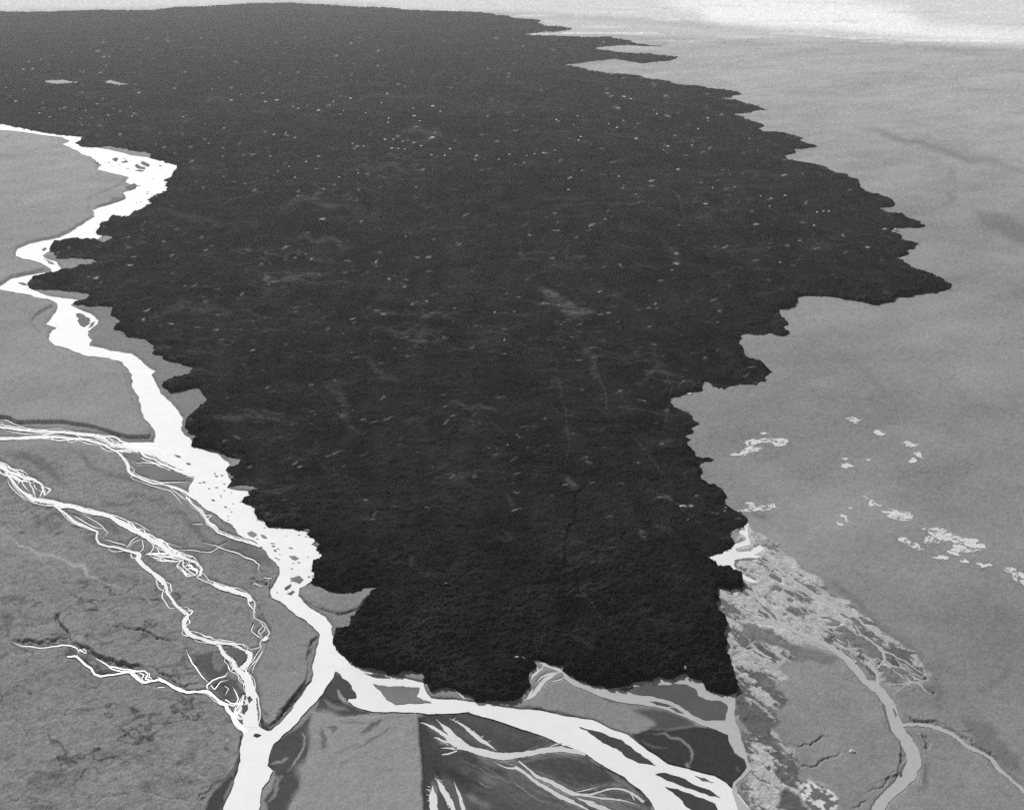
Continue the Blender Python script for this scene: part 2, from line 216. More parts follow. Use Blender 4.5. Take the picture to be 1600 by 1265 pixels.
# islands and bars: (label, photo outline, tone)
BARS = [
 ('small dark gravel islet in the bright far bend of the left river, leftmost of four', Z(0,180,[(692,270),(715,260),(730,275),(718,288)]), .12),
 ('dark gravel islet shaped like a crescent in the far bend of the left river', Z(0,180,[(745,290),(775,280),(760,265),(790,290),(760,296)]), .12),
 ('dark rounded gravel islet beside the lava in the far bend of the left river', Z(0,180,[(868,288),(890,285),(918,300),(915,322),(885,308)]), .13),
 ('largest dark gravel islet in the far bend of the left river', Z(0,180,[(835,315),(850,300),(875,318),(900,320),(890,335),(855,330)]), .13),
 ('low dark sliver of gravel below the islets in the far river bend', Z(0,180,[(830,342),(860,336),(895,342),(870,350)]), .16),
 ('grey gravel bar among pale strands on the inside of the far river bend', Z(0,180,[(775,440),(830,420),(848,440),(820,458),(790,460)]), .13),
 ('long grey bar along the left bank below the far river bend', Z(0,180,[(600,560),(680,530),(700,505),(780,512),(730,530),(640,562)]), .15),
 ('grey wedge of bank split off by a thin pale channel at the far bend', Z(0,180,[(540,290),(575,280),(610,290),(605,315),(575,305)]), .13),
 ('small dark bar in the sharp river elbow under the cut bank', Z(0,180,[(255,830),(275,815),(290,822),(265,838)]), .11),
 ('thin dark bar between two strands below the river elbow', Z(0,180,[(265,890),(300,895),(340,920),(300,915)]), .2),
 ('small streaky bar in the second left river elbow at the photo edge', Z(0,180,[(110,1030),(150,1035),(165,1052),(130,1045)]), .18),
 ('triangular grey islet beside the wide pool of the left river', Z(0,480,[(472,38),(495,36),(555,68),(560,80),(520,122),(485,75)]), .15),
 ('tiny grey triangle between thin channels beside the triangular islet', Z(0,480,[(565,95),(590,88),(580,108),(545,130)]), .17),
 ('small dark bar in the left river beyond the square cut bank', Z(0,480,[(1075,910),(1100,912),(1120,928),(1090,922)]), .13),
 ('small dark bar below the first one in the left river confluence', Z(0,480,[(1148,958),(1170,960),(1180,972),(1155,970)]), .13),
 ('grey bar between braids where the upper stream joins the left river', Z(0,480,[(760,895),(870,900),(890,950),(820,945),(775,920)]), .16),
 ('long grey spindle shaped bar between braids left of the main river', Z(0,480,[(825,985),(920,980),(1080,1010),(1170,1060),(1130,1072),(970,1068),(860,1030)]), .15),
 ('little oval gravel islet ringed by dark edge in the lower left river', Z(200,680,[(1005,745),(1030,742),(1055,760),(1030,770),(1008,760)]), .22),
 ('rounded grey bar near the left bank of the lower left river', Z(200,680,[(735,600),(765,590),(795,605),(780,628),(755,620)]), .2),
 ('elongated grey bar beside the rounded one in the lower left river', Z(200,680,[(818,610),(840,615),(860,635),(835,632)]), .2),
 ('grey bar behind pale braids on the left bank of the main river', Z(200,680,[(545,520),(570,518),(650,560),(650,600),(590,590)]), .16),
 ('dark streaky bar at the narrowing of the left river', Z(200,680,[(965,940),(1010,915),(1000,940),(975,955)]), .1),
 ('dark bar under the streaky one at the river narrowing', Z(200,680,[(980,975),(1020,955),(1030,965),(1010,985)]), .13),
 ('mottled gravel bar against the right bank at the river narrowing', Z(200,680,[(1000,880),(1060,865),(1085,890),(1060,915),(1020,900)]), .16),
 ('dark teardrop island where the river splits below the lava', Z(300,945,[(880,415),(920,440),(985,495),(1015,555),(1010,575),(950,575),(910,520),(870,460)]), .06),
 ('dark crescent bar beside the teardrop island at the river split', Z(300,945,[(820,545),(860,490),(885,520),(890,560),(925,597),(870,590)]), .055),
 ('grey mottled island in the upper branch under the lava front', Z(300,945,[(1120,485),(1200,500),(1300,498),(1405,508),(1385,560),(1480,600),(1360,605),(1260,615),(1200,580),(1170,535)]), .17),
 ('thin dark bar in the channel along the lava front', Z(300,945,[(1065,418),(1120,425),(1230,448),(1180,450),(1110,440)]), .07),
 ('small black bar at the meeting of the two bright rivers', Z(300,945,[(378,806),(390,792),(428,800),(400,815)]), .04),
 ('dark islet in the side stream just above the river confluence', Z(300,945,[(340,570),(360,560),(375,580),(355,605)]), .08),
 ('dark wedge islet beside the trunk of the braided stream', Z(300,945,[(305,620),(345,610),(345,640),(320,665)]), .08),
 ('dark islet between two strands above the braided stream trunk', Z(300,945,[(205,270),(250,255),(330,290),(345,320),(285,385),(265,330),(215,300)]), .1),
 ('long dark spindle island in the lower right river', [(905,1135),(938,1143),(971,1155),(1001,1177),(1024,1195),(996,1190),(963,1168),(925,1147)], .055),
 ('thin dark blade island in the lower right river near the photo bottom', [(1024,1209),(1042,1207),(1072,1217),(1102,1231),(1125,1245),(1092,1236),(1052,1221)], .045),
 ('broad dark island cut by the bottom edge in the lower right river', [(1040,1228),(1077,1238.5),(1117.5,1255),(1150,1290),(1100,1300),(1082,1265),(1062,1246)], .045),
 ('small grey sliver island near the right bank of the lower right river', [(1086,1211),(1102,1215),(1115,1222),(1097,1219)], .09),
 ('dark lens shaped bar in the grey stream under the lava front', Z(900,945,[(455,595),(520,600),(605,622),(560,625),(500,615)]), .07),
 ('grey lens shaped bar next to the dark one in the grey stream', Z(900,945,[(575,632),(620,635),(668,668),(620,660)]), .09),
 ('wide dark grey sandbar between the grey streams under the lava front', Z(900,945,[(270,522),(360,503),(480,490),(600,487),(690,492),(730,512),(755,560),(800,582),(880,588),(928,612),(933,650),(918,708),(800,710),(740,686),(665,638),(600,598),(480,562),(350,545)]), .085),
 ('long narrow grey islet in the right hand creek', Z(1200,945,[(380,226),(440,250),(520,300),(570,345),(615,400),(655,445),(645,462),(610,455),(580,400),(545,340),(460,285)]), .19),
 ('small leaf shaped islet in the right hand creek above the fork', Z(1200,945,[(768,642),(780,640),(795,680),(785,698)]), .15),
 ('mottled point of gravel where the two right hand creeks meet', Z(1200,945,[(850,785),(900,755),(950,748),(925,790),(900,815)]), .16),
 ('tiny dark islet in the wide lower part of the right hand creek', Z(1200,945,[(812,1045),(825,1030),(830,1045),(818,1062)]), .08),
 ('dark grey oval mud island in the pale marsh beside the lava', Z(1000,745,[(580,515),(640,500),(740,505),(800,560),(870,620),(890,680),(860,715),(800,690),(720,620),(640,570)]), .15),
 ('grey shoal lying across the pale marsh above the creek', Z(1000,745,[(735,775),(800,815),(850,885),(815,860),(765,815)]), .15),
 ('grey ring centred mound in the pale marsh', Z(1000,745,[(1115,865),(1170,860),(1235,890),(1225,915),(1170,915),(1125,895)]), .17),
]

# pale patches on the grey plain: (label, outline)
PATCHES = [
 ('hook shaped bright pale patch on the plain beside the lava edge', Z(1000,400,[(550,1230),(620,1215),(640,1195),(660,1175),(690,1132),(780,1125),(905,1133),(900,1160),(830,1175),(800,1155),(720,1160),(700,1185),(770,1193),(690,1210),(640,1242),(600,1235)])),
 ('tiny pale dash just above the hook shaped patch', Z(1000,400,[(740,1096),(775,1092),(803,1101),(765,1107)])),
 ('pale patch with a long tail touching the lava tongue', Z(1000,745,[(580,213),(640,205),(680,190),(655,158),(690,155),(720,180),(790,172),(830,165),(842,190),(760,214),(640,222)])),
 ('pale oblong patch at the head of the crackled chain on the plain', Z(1200,645,[(550,525),(575,508),(605,510),(625,532),(655,545),(703,573),(640,582),(615,548)])),
 ('crackled pale patch second in the chain on the plain', Z(1200,645,[(697,610),(735,590),(800,602),(882,610),(882,660),(780,657),(735,640)])),
 ('slanting pale patch left of the largest crackled patch', Z(1200,645,[(792,772),(825,762),(870,785),(925,805),(972,832),(965,848),(900,835),(850,805)])),
 ('largest crackled pale patch on the grey plain', Z(1200,645,[(945,715),(1000,712),(1080,712),(1140,745),(1180,762),(1290,775),(1335,815),(1325,850),(1240,870),(1195,880),(1095,858),(1140,835),(1130,805),(1060,795),(965,802)])),
 ('small pale patch just under the largest crackled patch', Z(1200,645,[(1008,892),(1050,878),(1115,885),(1112,905),(1040,903)])),
 ('crackled pale patch cut by the right edge of the photo', Z(1200,645,[(1455,970),(1505,955),(1560,985),(1590,1020),(1610,1075),(1560,1050),(1510,1020)])),
 ('faint broken pale fleck right below the largest crackled patch', Z(1200,645,[(1175,915),(1215,902),(1245,925),(1205,925)])),
 ('thin broken pale band at the lower right of the largest crackled patch', Z(1200,645,[(1285,930),(1330,935),(1370,930),(1388,948),(1320,958)])),
 ('uppermost small pale patch on the plain right of the lava', Z(1200,645,[(478,38),(530,27),(578,48),(545,72),(510,55)])),
 ('small pale patch with a dotted tail, second from the top', Z(1200,645,[(652,122),(680,108),(728,132),(680,142)])),
 ('faint pale band above the paired flecks on the plain', Z(1200,645,[(822,186),(870,178),(935,200),(860,210)])),
 ('upper of two paired pale flecks on the plain', Z(1200,645,[(890,250),(930,243),(955,285),(915,270)])),
 ('lower of two paired pale flecks on the plain', Z(1200,645,[(865,298),(895,278),(920,292),(885,313)])),
 ('small pale patch below a tiny dash, left part of the plain', Z(1200,645,[(448,332),(488,308),(536,335),(480,346)])),
 ('narrow slanting pale streak, right one of two', Z(1200,645,[(443,637),(465,625),(485,650),(512,680),(475,662)])),
 ('narrow slanting pale streak, left one of two', Z(1200,645,[(415,675),(430,672),(466,697),(440,697)])),
 ('tiny pale dash above a small pale patch on the plain', Z(1200,645,[(453,282),(475,277),(492,289),(470,292)])),
 ('tiny pale dot alone in the middle of the plain', Z(1200,645,[(600,290),(620,286),(638,296),(618,299)])),
 ('small pale dash at the end of the narrow streaks', Z(1200,645,[(485,588),(505,582),(525,588),(505,595)])),
]

# bright flecks lying in the lava: enlargement corner, then (u, v, length)
FLECKS = [
 (0,0,[(330,343,5),(180,380,7),(255,366,7),(300,397,5),(145,428,9),(200,425,8),(373,455,5),(515,446,6),(655,404,5),(675,350,7),(70,512,5),(38,540,5),(150,549,5),(62,594,6),(97,625,9),(270,667,5),(372,672,7),(245,697,8),(308,722,8),(350,708,5),(462,672,5),(530,683,7),(704,672,10),(805,660,5),(826,700,6),(815,717,6),(670,712,7),(565,727,5),(498,731,5),(505,773,5),(860,572,11),(1102,335,5),(822,132,6),(1350,478,6),(1310,553,7),(1487,583,6),(1428,618,18),(1130,722,11),(1383,792,11),(1290,885,9),(1265,860,11),(1375,912,7),(1505,960,6),(1375,965,7),(1515,1137,11),(1565,1122,9)]),
 (400,0,[(40,577,8),(130,618,20),(60,628,14),(230,657,9),(260,670,10),(385,681,16),(480,627,12),(540,683,8),(585,606,13),(470,686,10),(678,698,7),(775,636,9),(315,655,6),(110,830,12),(240,850,12),(185,821,8),(90,965,10),(385,964,11),(312,998,12),(205,1028,8),(318,1028,8),(137,1057,8),(240,1095,9),(418,1166,11),(513,1093,8),(625,1052,8),(632,1070,10),(797,861,14),(850,860,11),(905,873,14),(975,881,14),(840,915,22),(878,917,10),(920,921,10),(1020,900,12),(975,715,16),(970,668,12),(1010,748,15),(1090,655,20),(1140,686,10),(1105,820,11),(1090,848,24),(1200,918,13),(1085,957,12),(1165,960,11),(598,885,9),(665,903,8),(820,730,8),(815,755,8),(1525,883,11),(1565,952,11),(1500,983,8),(1498,626,5),(485,1140,9),(990,1156,13),(810,578,12)]),
 (800,0,[(70,712,5),(405,715,7),(383,771,6),(275,738,11),(425,843,14),(412,866,8),(648,787,12),(597,765,8),(690,745,8),(770,855,17),(965,902,14),(935,925,8),(1120,875,11),(1110,895,10),(1150,796,12),(895,703,8),(1210,728,9),(1468,857,7),(195,943,15),(92,962,6),(265,928,8),(75,1003,13),(140,950,9),(690,596,18),(735,610,14),(1025,1045,16),(350,1170,12),(435,1054,16),(660,1088,12),(1376,1155,7),(1240,1158,6),(1170,1128,6),(1195,1258,18),(1535,1210,6),(765,1200,8)]),
 (1200,200,[(105,416,13),(20,434,14),(10,482,9),(345,512,8),(375,512,9),(303,518,8),(285,600,10),(463,660,9),(200,695,16),(725,622,18),(790,622,16),(75,828,12)]),
 (500,400,[(660,278,11),(1080,345,12),(1035,437,12),(1140,515,10),(1475,303,7),(1490,423,8),(1160,1165,10),(195,598,8)]),
 (200,400,[(540,482,8),(1155,975,5)]),
]
# ------------------------------------------------------------------ materials
def new_mat(name):
    m = bpy.data.materials.new(name); m.use_nodes = True
    nt = m.node_tree; b = nt.nodes['Principled BSDF']
    return m, nt, b

def tone_material(name, lo, hi, scale, bump=0.5, bdist=0.6, rough_=.95, attr=True, base=.2, detail=6, spec=.1):
    m, nt, b = new_mat(name)
    N, L = nt.nodes, nt.links
    geo = N.new('ShaderNodeNewGeometry')
    nz = N.new('ShaderNodeTexNoise'); nz.inputs['Scale'].default_value = scale; nz.inputs['Detail'].default_value = detail; nz.inputs['Roughness'].default_value = .7
    L.new(geo.outputs['Position'], nz.inputs['Vector'])
    mr = N.new('ShaderNodeMapRange'); mr.inputs['From Min'].default_value = .25; mr.inputs['From Max'].default_value = .75
    mr.inputs['To Min'].default_value = lo; mr.inputs['To Max'].default_value = hi
    L.new(nz.outputs['Fac'], mr.inputs['Value'])
    mul = N.new('ShaderNodeMath'); mul.operation = 'MULTIPLY'
    L.new(mr.outputs['Result'], mul.inputs[0])
    if attr:
        at = N.new('ShaderNodeAttribute'); at.attribute_name = 'tone'; L.new(at.outputs['Fac'], mul.inputs[1])
    else:
        mul.inputs[1].default_value = base
    cc = N.new('ShaderNodeCombineColor')
    for k in range(3): L.new(mul.outputs[0], cc.inputs[k])
    L.new(cc.outputs[0], b.inputs['Base Color'])
    b.inputs['Roughness'].default_value = rough_
    b.inputs['Specular IOR Level'].default_value = spec
    if bump:
        bp = N.new('ShaderNodeBump'); bp.inputs['Strength'].default_value = bump; bp.inputs['Distance'].default_value = bdist
        L.new(nz.outputs['Fac'], bp.inputs['Height']); L.new(bp.outputs['Normal'], b.inputs['Normal'])
    return m

M_GROUND = tone_material('volcanic_sand', .72, 1.28, .35, .5, .5, spec=.02)
M_LAVA = tone_material('rough_lava', .5, 1.5, .22, .8, 2.0, rough_=1.0, spec=0)
M_WATER = tone_material('milky_river_water', .93, 1.05, .03, .05, .2, rough_=.6, attr=False, base=.70, spec=.1)
M_LOWRIVER = tone_material('grey_white_river_water', .94, 1.05, .03, .05, .2, rough_=.6, attr=False, base=.66, spec=.1)
M_STREAM = tone_material('silty_stream_water', .93, 1.07, .05, .05, .2, rough_=.4, attr=False, base=.43, spec=.4)
M_CREEK = tone_material('grey_creek_water', .92, 1.08, .08, .08, .2, rough_=.4, attr=False, base=.36, spec=.3)
M_PATCH = tone_material('pale_crust', .8, 1.2, .4, .4, .3, attr=False, base=.55)
M_FLECK = tone_material('bright_fleck', .85, 1.15, .2, .1, .2, attr=False, base=.6)

# ------------------------------------------------------------------ mesh helpers
def tag(o, label=None, cat=None, group=None, kind=None):
    if label: o['label'] = label
    if cat: o['category'] = cat
    if group: o['group'] = group
    if kind: o['kind'] = kind
    return o

def link(name, me, mat):
    o = bpy.data.objects.new(name, me); COL.objects.link(o)
    me.materials.append(mat)
    return o

def big_mesh(name, co, quads, mat, tone=None):
    used = np.zeros(len(co), bool); used[quads.ravel()] = True
    idx = np.cumsum(used) - 1
    co = co[used]; q = idx[quads]
    me = bpy.data.meshes.new(name)
    me.vertices.add(len(co)); me.vertices.foreach_set('co', co.astype(np.float32).ravel())
    me.loops.add(q.size); me.loops.foreach_set('vertex_index', q.astype(np.int32).ravel())
    me.polygons.add(len(q)); me.polygons.foreach_set('loop_start', np.arange(0, q.size, 4, dtype=np.int32))
    me.polygons.foreach_set('loop_total', np.full(len(q), 4, np.int32))
    me.update(calc_edges=True)
    if tone is not None:
        a = me.attributes.new('tone', 'FLOAT', 'POINT'); a.data.foreach_set('value', tone[used].astype(np.float32))
    me.polygons.foreach_set('use_smooth', np.ones(len(q), bool))
    return link(name, me, mat)

def union_sheet(name, polys, z, mat):
    """one flat sheet covering all the ground outlines (overlaps merged)"""
    vs, fs = [], []
    for p in polys:
        if sum(p[i - 1][0] * p[i][1] - p[i][0] * p[i - 1][1] for i in range(len(p))) < 0: p = p[::-1]
        b = len(vs); vs += [Vector(q) for q in p]; fs.append(list(range(b, b + len(p))))
    V, E, Fc, ov, oe, of = delaunay_2d_cdt(vs, [], fs, 1, 1e-3)
    tris = []
    for f, src in zip(Fc, of):
        if not src: continue          # a gap enclosed by strands stays dry
        a, b, c = [V[i] for i in f]
        if (b.x - a.x) * (c.y - a.y) - (b.y - a.y) * (c.x - a.x) < 0: f = f[::-1]
        tris.append(list(f))
    me = bpy.data.meshes.new(name); me.from_pydata([(v.x, v.y, z) for v in V], [], tris); me.update()
    return link(name, me, mat)

def slab(name, poly, z0, z1, mat, tone=None, relief=0.0):
    """low island: top sheet and a sloping bank all round"""
    V, E, Fc, *_ = delaunay_2d_cdt([Vector(p) for p in poly], [], [list(range(len(poly)))], 1, 1e-3)
    cx = sum(v.x for v in V) / len(V); cy = sum(v.y for v in V) / len(V)
    n = len(V); ec = {}
    faces = []
    for f in Fc:
        a, b, c = [V[i] for i in f]
        f = list(f)
        if (b.x - a.x) * (c.y - a.y) - (b.y - a.y) * (c.x - a.x) < 0: f = f[::-1]
        faces.append(f)
        for i in range(3):
            e = (f[i], f[(i + 1) % 3]); ec[e] = 1
    co = [(v.x - cx, v.y - cy, z1 + relief * random.uniform(-1, 1)) for v in V] + [((v.x - cx) * 1.03, (v.y - cy) * 1.03, z0) for v in V]
    for (a, b) in list(ec):
        if (b, a) not in ec: faces.append([b, a, n + a, n + b])
    me = bpy.data.meshes.new(name); me.from_pydata(co, [], faces); me.update()
    if tone is not None:
        at = me.attributes.new('tone', 'FLOAT', 'POINT')
        x = np.array([c[0] + cx for c in co]); y = np.array([c[1] + cy for c in co])
        at.data.foreach_set('value', (tone * (1 + .25 * fbm(x, y, 18, 3, 5))).astype(np.float32))
    o = link(name, me, mat); o.location = (cx, cy, 0)
    return o

# ------------------------------------------------------------------ round grids centred below the camera
class Grid:
    def __init__(s, th, r):
        s.th, s.r = th, r; s.nr, s.nc = len(r), len(th)
        s.X = r[:, None] * np.sin(th)[None, :]; s.Y = r[:, None] * np.cos(th)[None, :]
    def fill_local(s, poly, pad=0):
        """(row slice, column slice, mask) of the grid points inside a ground outline"""
        P = np.array(poly)
        c = np.interp(np.arctan2(P[:, 0], P[:, 1]), s.th, np.arange(s.nc)); rr = np.interp(np.hypot(P[:, 0], P[:, 1]), s.r, np.arange(s.nr))
        r0, r1 = max(0, int(rr.min()) - pad), min(s.nr, int(rr.max()) + 2 + pad)
        c0, c1 = max(0, int(c.min()) - pad), min(s.nc, int(c.max()) + 2 + pad)
        acc = np.zeros((r1 - r0, c1 - c0 + 1), np.int32)
        n = len(P)
        for i in range(n):
            a, b = (rr[i], c[i]), (rr[(i + 1) % n], c[(i + 1) % n])
            if a[0] > b[0]: a, b = b, a
            i0, i1 = int(math.ceil(a[0])), int(math.ceil(b[0]))
            if i1 <= i0: continue
            if i1 == i0 + 1:
                acc[i0 - r0, min(max(int(math.ceil(a[1] + (b[1] - a[1]) * (i0 - a[0]) / (b[0] - a[0]))), c0), c1) - c0] += 1
                continue
            k = np.arange(i0, i1); col = a[1] + (b[1] - a[1]) * (k - a[0]) / (b[0] - a[0])
            acc[k - r0, np.clip(np.ceil(col).astype(int), c0, c1) - c0] += 1
        return slice(r0, r1), slice(c0, c1), (np.cumsum(acc, 1)[:, :c1 - c0] % 2).astype(bool)
    def fill(s, poly):
        m = np.zeros((s.nr, s.nc), bool); a, b, l = s.fill_local(poly); m[a, b] = l
        return m
    def fill_soft(s, poly, k):
        a, b, l = s.fill_local(poly, 2 * k + 2)
        return (a, b), blur(l, k)
    def quads(s, cellmask=None):
        i = np.arange(s.nr * s.nc).reshape(s.nr, s.nc)
        q = np.stack([i[:-1, :-1], i[:-1, 1:], i[1:, 1:], i[1:, :-1]], -1)
        return q.reshape(-1, 4) if cellmask is None else q[cellmask]

def blur(m, k):
    m = m.astype(np.float32)
    for ax in (0, 1):
        p = np.pad(m, [(k, k) if a == ax else (0, 0) for a in (0, 1)], mode='edge')
        c = np.cumsum(p, ax, dtype=np.float64); c = np.concatenate([np.zeros_like(c.take([0], ax)), c], ax)
        n = m.shape[ax]
        m = ((c.take(range(2 * k + 1, 2 * k + 1 + n), ax) - c.take(range(n), ax)) / (2 * k + 1)).astype(np.float32)
    return m

def dilate(m, k=1):
    return blur(m, k) > 1e-4

def row_radii(n, y0, y1):
    """ground distances of n rows from photo height y0 (near) to y1 (far)"""
    return np.array([ground_point(800, y)[1] for y in np.linspace(y0, y1, n)])

D = math.radians
fine = np.linspace(D(-35), D(35), 1720)
side = np.linspace(D(35), D(180), 60)[1:]
th_g = np.concatenate([-side[::-1], fine, side])
r_mid = row_radii(1340, 1390, -6)
r_g = np.concatenate([[1, 250, 500, 700, r_mid[0] * .95], r_mid, np.geomspace(r_mid[-1] * 1.04, 60000, 26)])
G = Grid(th_g, r_g)

lava_r = rough(world(LAVA), .2, 5, 3); lava_w = lobes(lava_r)
kip_w = [rough(world(k), .1, 4, 3) for k in KIPUKAS]

# water outlines on the ground
riverA_w = rough(world(RIVER_A), .07, 2.5, 3)
riverB_w = rough(world(RIVER_B), .05, 2.5, 3)
SIDE = []
def braid(lines, extra, amp, seed, rad=1.8, solid=9):
    """every traced band becomes a bundle of thin strands that split and rejoin; wide trunks stay whole"""
    rnd = random.Random(seed); out = []; side_ = []
    for l in lines:
        l = frac([(p[0], p[1], p[2]) for p in l], .05, 1, rnd.random())
        wmax = max(p[2] for p in l)
        if wmax < 3.6:
            out.append(ribbon([(p[0], p[1], max(.9, p[2] * .66)) for p in l], 1, .3, .3, rnd.random(), 3.0, taper=len(l) > 2)); continue
        c = catmull(l, 5.0)
        if wmax > solid:
            seg = []
            for q in c:
                if q[2] > solid - 2: seg.append((q[0], q[1], q[2] * .82))
                elif len(seg) > 1: out.append(ribbon(seg, 3, .3, .5, rnd.random(), 4.0)); seg = []
                else: seg = []
            if len(seg) > 1: out.append(ribbon(seg, 3, .3, .5, rnd.random(), 4.0))
        ns = 2 if wmax < 4.5 else (3 if wmax < 7.5 else 4)
        for k in range(ns):
            o = rnd.uniform(-.5, .5); vo = 0; pts = []; ww = rnd.uniform(.9, 1.5); main = k == 0
            for j, q in enumerate(c):
                a_ = c[max(0, j - 1)]; b_ = c[min(len(c) - 1, j + 1)]; d = math.hypot(b_[0] - a_[0], b_[1] - a_[1]) + 1e-9
                vo = vo * .8 + rnd.uniform(-.09, .09) - .05 * o; o = max(-.6, min(.6, o + vo)); ww = max(.7, min(1.9, ww + rnd.uniform(-.3, .3)))
                oo = o * q[2] * (.25 if main else 1.0)
                pts.append((q[0] - (b_[1] - a_[1]) / d * oo, q[1] + (b_[0] - a_[0]) / d * oo, (max(1.4, q[2] * .68) if main else ww)))
            out.append(ribbon(pts, 2, .3, .2, rnd.random(), 3.0))
        if len(l) > 5:
            for k in range(extra):
                i0 = rnd.randrange(0, len(l) - 3); i1 = min(len(l), i0 + rnd.randrange(4, 9)); sgn = rnd.choice((-1, 1))
                seg = [(p[0] + sgn * amp * (0 if j in (0, i1 - i0 - 1) else rnd.uniform(.5, 1.4)), p[1] - sgn * amp * .7 * (0 if j in (0, i1 - i0 - 1) else rnd.uniform(.3, 1.3)), rnd.uniform(.5, rad)) for j, p in enumerate(l[i0:i1])]
                side_.append(ribbon(seg, 1.2, .3, .3, rnd.random(), 3.0, taper=True))
    SIDE.extend(world(p) for p in side_)
    return [world(p) for p in out]
br1_w = braid(BR1, 6, 5, 1, 1.1); br1b_w = braid(BR1B, 3, 3, 2, 1.0); br2_w = braid(BR2, 11, 7, 3, 1.2); br3_w = braid([[(p[0], p[1], p[2] * .8) for p in l] for l in BR3], 3, 4, 4, 1.4)
pale_w = [world(ribbon(l, 3, .3, .5, i, taper=i not in (3, 8, 9))) for i, l in enumerate(PALE_RUN)]; film_w = [rough(world(p), .05, 2.5, 3) for p in PALE_RUN_POLY]
# feathered ends of the pale streams
rnd = random.Random(5)
for (x0, y0, x1, y1, n, ln, side_) in [(684,1150,712,1172,7,8,-1),(684,1216,700,1262,14,6,1),(672,1228,676,1262,8,6,-1),(702,1122,768,1160,8,4,1)]:
    for k in range(n):
        t = (k + rnd.random()) / n; x, y = x0 + (x1 - x0) * t, y0 + (y1 - y0) * t
        dx, dy = (side_ * ln * rnd.uniform(.6, 1.3), rnd.uniform(-5, 1)) if side_ else (ln * rnd.uniform(.5, 1.2), -ln * rnd.uniform(.3, .7))
        pale_w.append(world(ribbon([(x, y, 1.3), (x + dx * .5, y + dy * .6, 1.0), (x + dx, y + dy, .6)], 1.5, .2, .3, rnd.random(), 3)))
creek_w = [world(ribbon([(p[0], p[1], p[2] * (.86 if i < 2 else .6)) for p in frac([tuple(q) for q in l], .06, 2, i)], 4, .3, .4, i + 50, 3)) for i, l in enumerate(CREEK)]
rnd = random.Random(91)
for k in range(46):         # little rills through the marsh
    t = rnd.random(); x = 1135 + 290 * t + rnd.uniform(-45, 45); y = 885 + 165 * t + rnd.uniform(-40, 40)
    if y < 845 + (x - 1150) * .66 or y > 960 + (x - 1130) * .42: continue
    L = rnd.uniform(14, 45)
    creek_w.append(world(ribbon(frac([(x, y, .8), (x + L * .5, y + L * .33 + rnd.uniform(-5, 5), rnd.uniform(1.5, 3.5)), (x + L, y + L * .62, .8)], .2, 2, k), 2, .4, .4, k, 3)))
creekp_w = [rough(world(p), .08, 2, 3) for p in CREEK_POLY]

WATER = [riverA_w, riverB_w] + br1_w + br1b_w + br2_w + br3_w
SHALLOW = SIDE + pale_w + film_w + creek_w + creekp_w

wm = np.zeros((G.nr, G.nc), bool)
for p in WATER: wm |= G.fill(p)
sm = np.zeros((G.nr, G.nc), bool)
for p in SHALLOW: sm |= G.fill(p)

# ---- height of the ground
X, Y = G.X, G.Y
Rr = np.hypot(X, Y)
near = np.clip(2200 / np.maximum(Rr, 300), 0, 1)
TERR = [   # raised river terraces with cut banks: outline, height
 ([(-80,208),(0,206),(25,208),(66,214),(94,218),(90,226),(108,236),(122,243),(120,252),(140,262),(176,275),(196,279),(185,290),(160,300),(138,310),(136,330),(144,340),(118,355),(90,371),(45,379),(26,386),(21,400),(33,407),(54,411),(72,420),(48,427),(15,433),(-4,446),(-80,440)], 5),
 ([(-80,446),(0,455),(25,460),(50,465),(74,471),(84,478),(60,490),(48,502),(52,515),(74,531),(84,542),(112,551),(135,559),(165,561),(186,568),(196,590),(203,615),(212,640),(222,660),(234,668),(234,683),(200,684),(180,679),(150,669),(130,665),(95,660),(60,660),(25,661),(18,655),(-80,646)], 6.5),
 ([(424,900),(420,920),(421,935),(460,964),(488,984),(496,994),(485,1003),(480,1020),(481,1045),(478,1062),(455,1092),(432,1125),(420,1134),(407,1120),(403,1090),(405,1060),(412,1030),(424,1000),(424,985),(412,966),(402,945),(396,925)], 3),
 ([(486,1112),(540,1122),(600,1118),(650,1114),(657,1125),(658,1160),(662,1200),(662,1265),(665,1330),(440,1330),(452,1265),(470,1220),(484,1170),(490,1130)], 1.1),
 ([(472,916),(486,914),(500,920),(520,928),(540,931),(556,930),(570,923),(576,930),(566,940),(560,950),(540,957),(525,958),(500,950),(480,940),(468,928)], 2.5),
 ([(-80,1068),(0,1050),(60,1030),(110,1030),(140,1048),(160,1060),(200,1056),(228,1072),(270,1080),(292,1088),(324,1090),(345,1107),(362,1130),(376,1150),(374,1180),(362,1205),(330,1240),(318,1330),(-80,1330)], 2.0),
 ([(1394,1086),(1412,1112),(1425,1125),(1463,1129),(1492,1141),(1511,1156),(1535,1170),(1560,1186),(1572,1206),(1592,1220),(1640,1262),(1680,1200),(1680,1000),(1460,1000),(1420,1068)], 2.0),
 ([(1420,1140),(1445,1140),(1480,1150),(1500,1166),(1540,1190),(1560,1215),(1600,1247),(1640,1330),(1420,1330),(1440,1260),(1442,1200),(1444,1160)], 1.6),
 ([(1240,1020),(1300,1025),(1330,1050),(1350,1072),(1378,1095),(1384,1120),(1392,1145),(1408,1162),(1406,1190),(1400,1210),(1340,1230),(1320,1180),(1330,1160),(1232,1160),(1215,1120),(1220,1060)], 1.8),
]
zg = np.zeros((G.nr, G.nc), np.float32)
shore = np.clip(blur(dilate(wm | sm, 6), 14) * 1.5, 0, 1)     # low banks fade out away from the water
terr_any = np.zeros((G.nr, G.nc), np.float32)
random.seed(21)
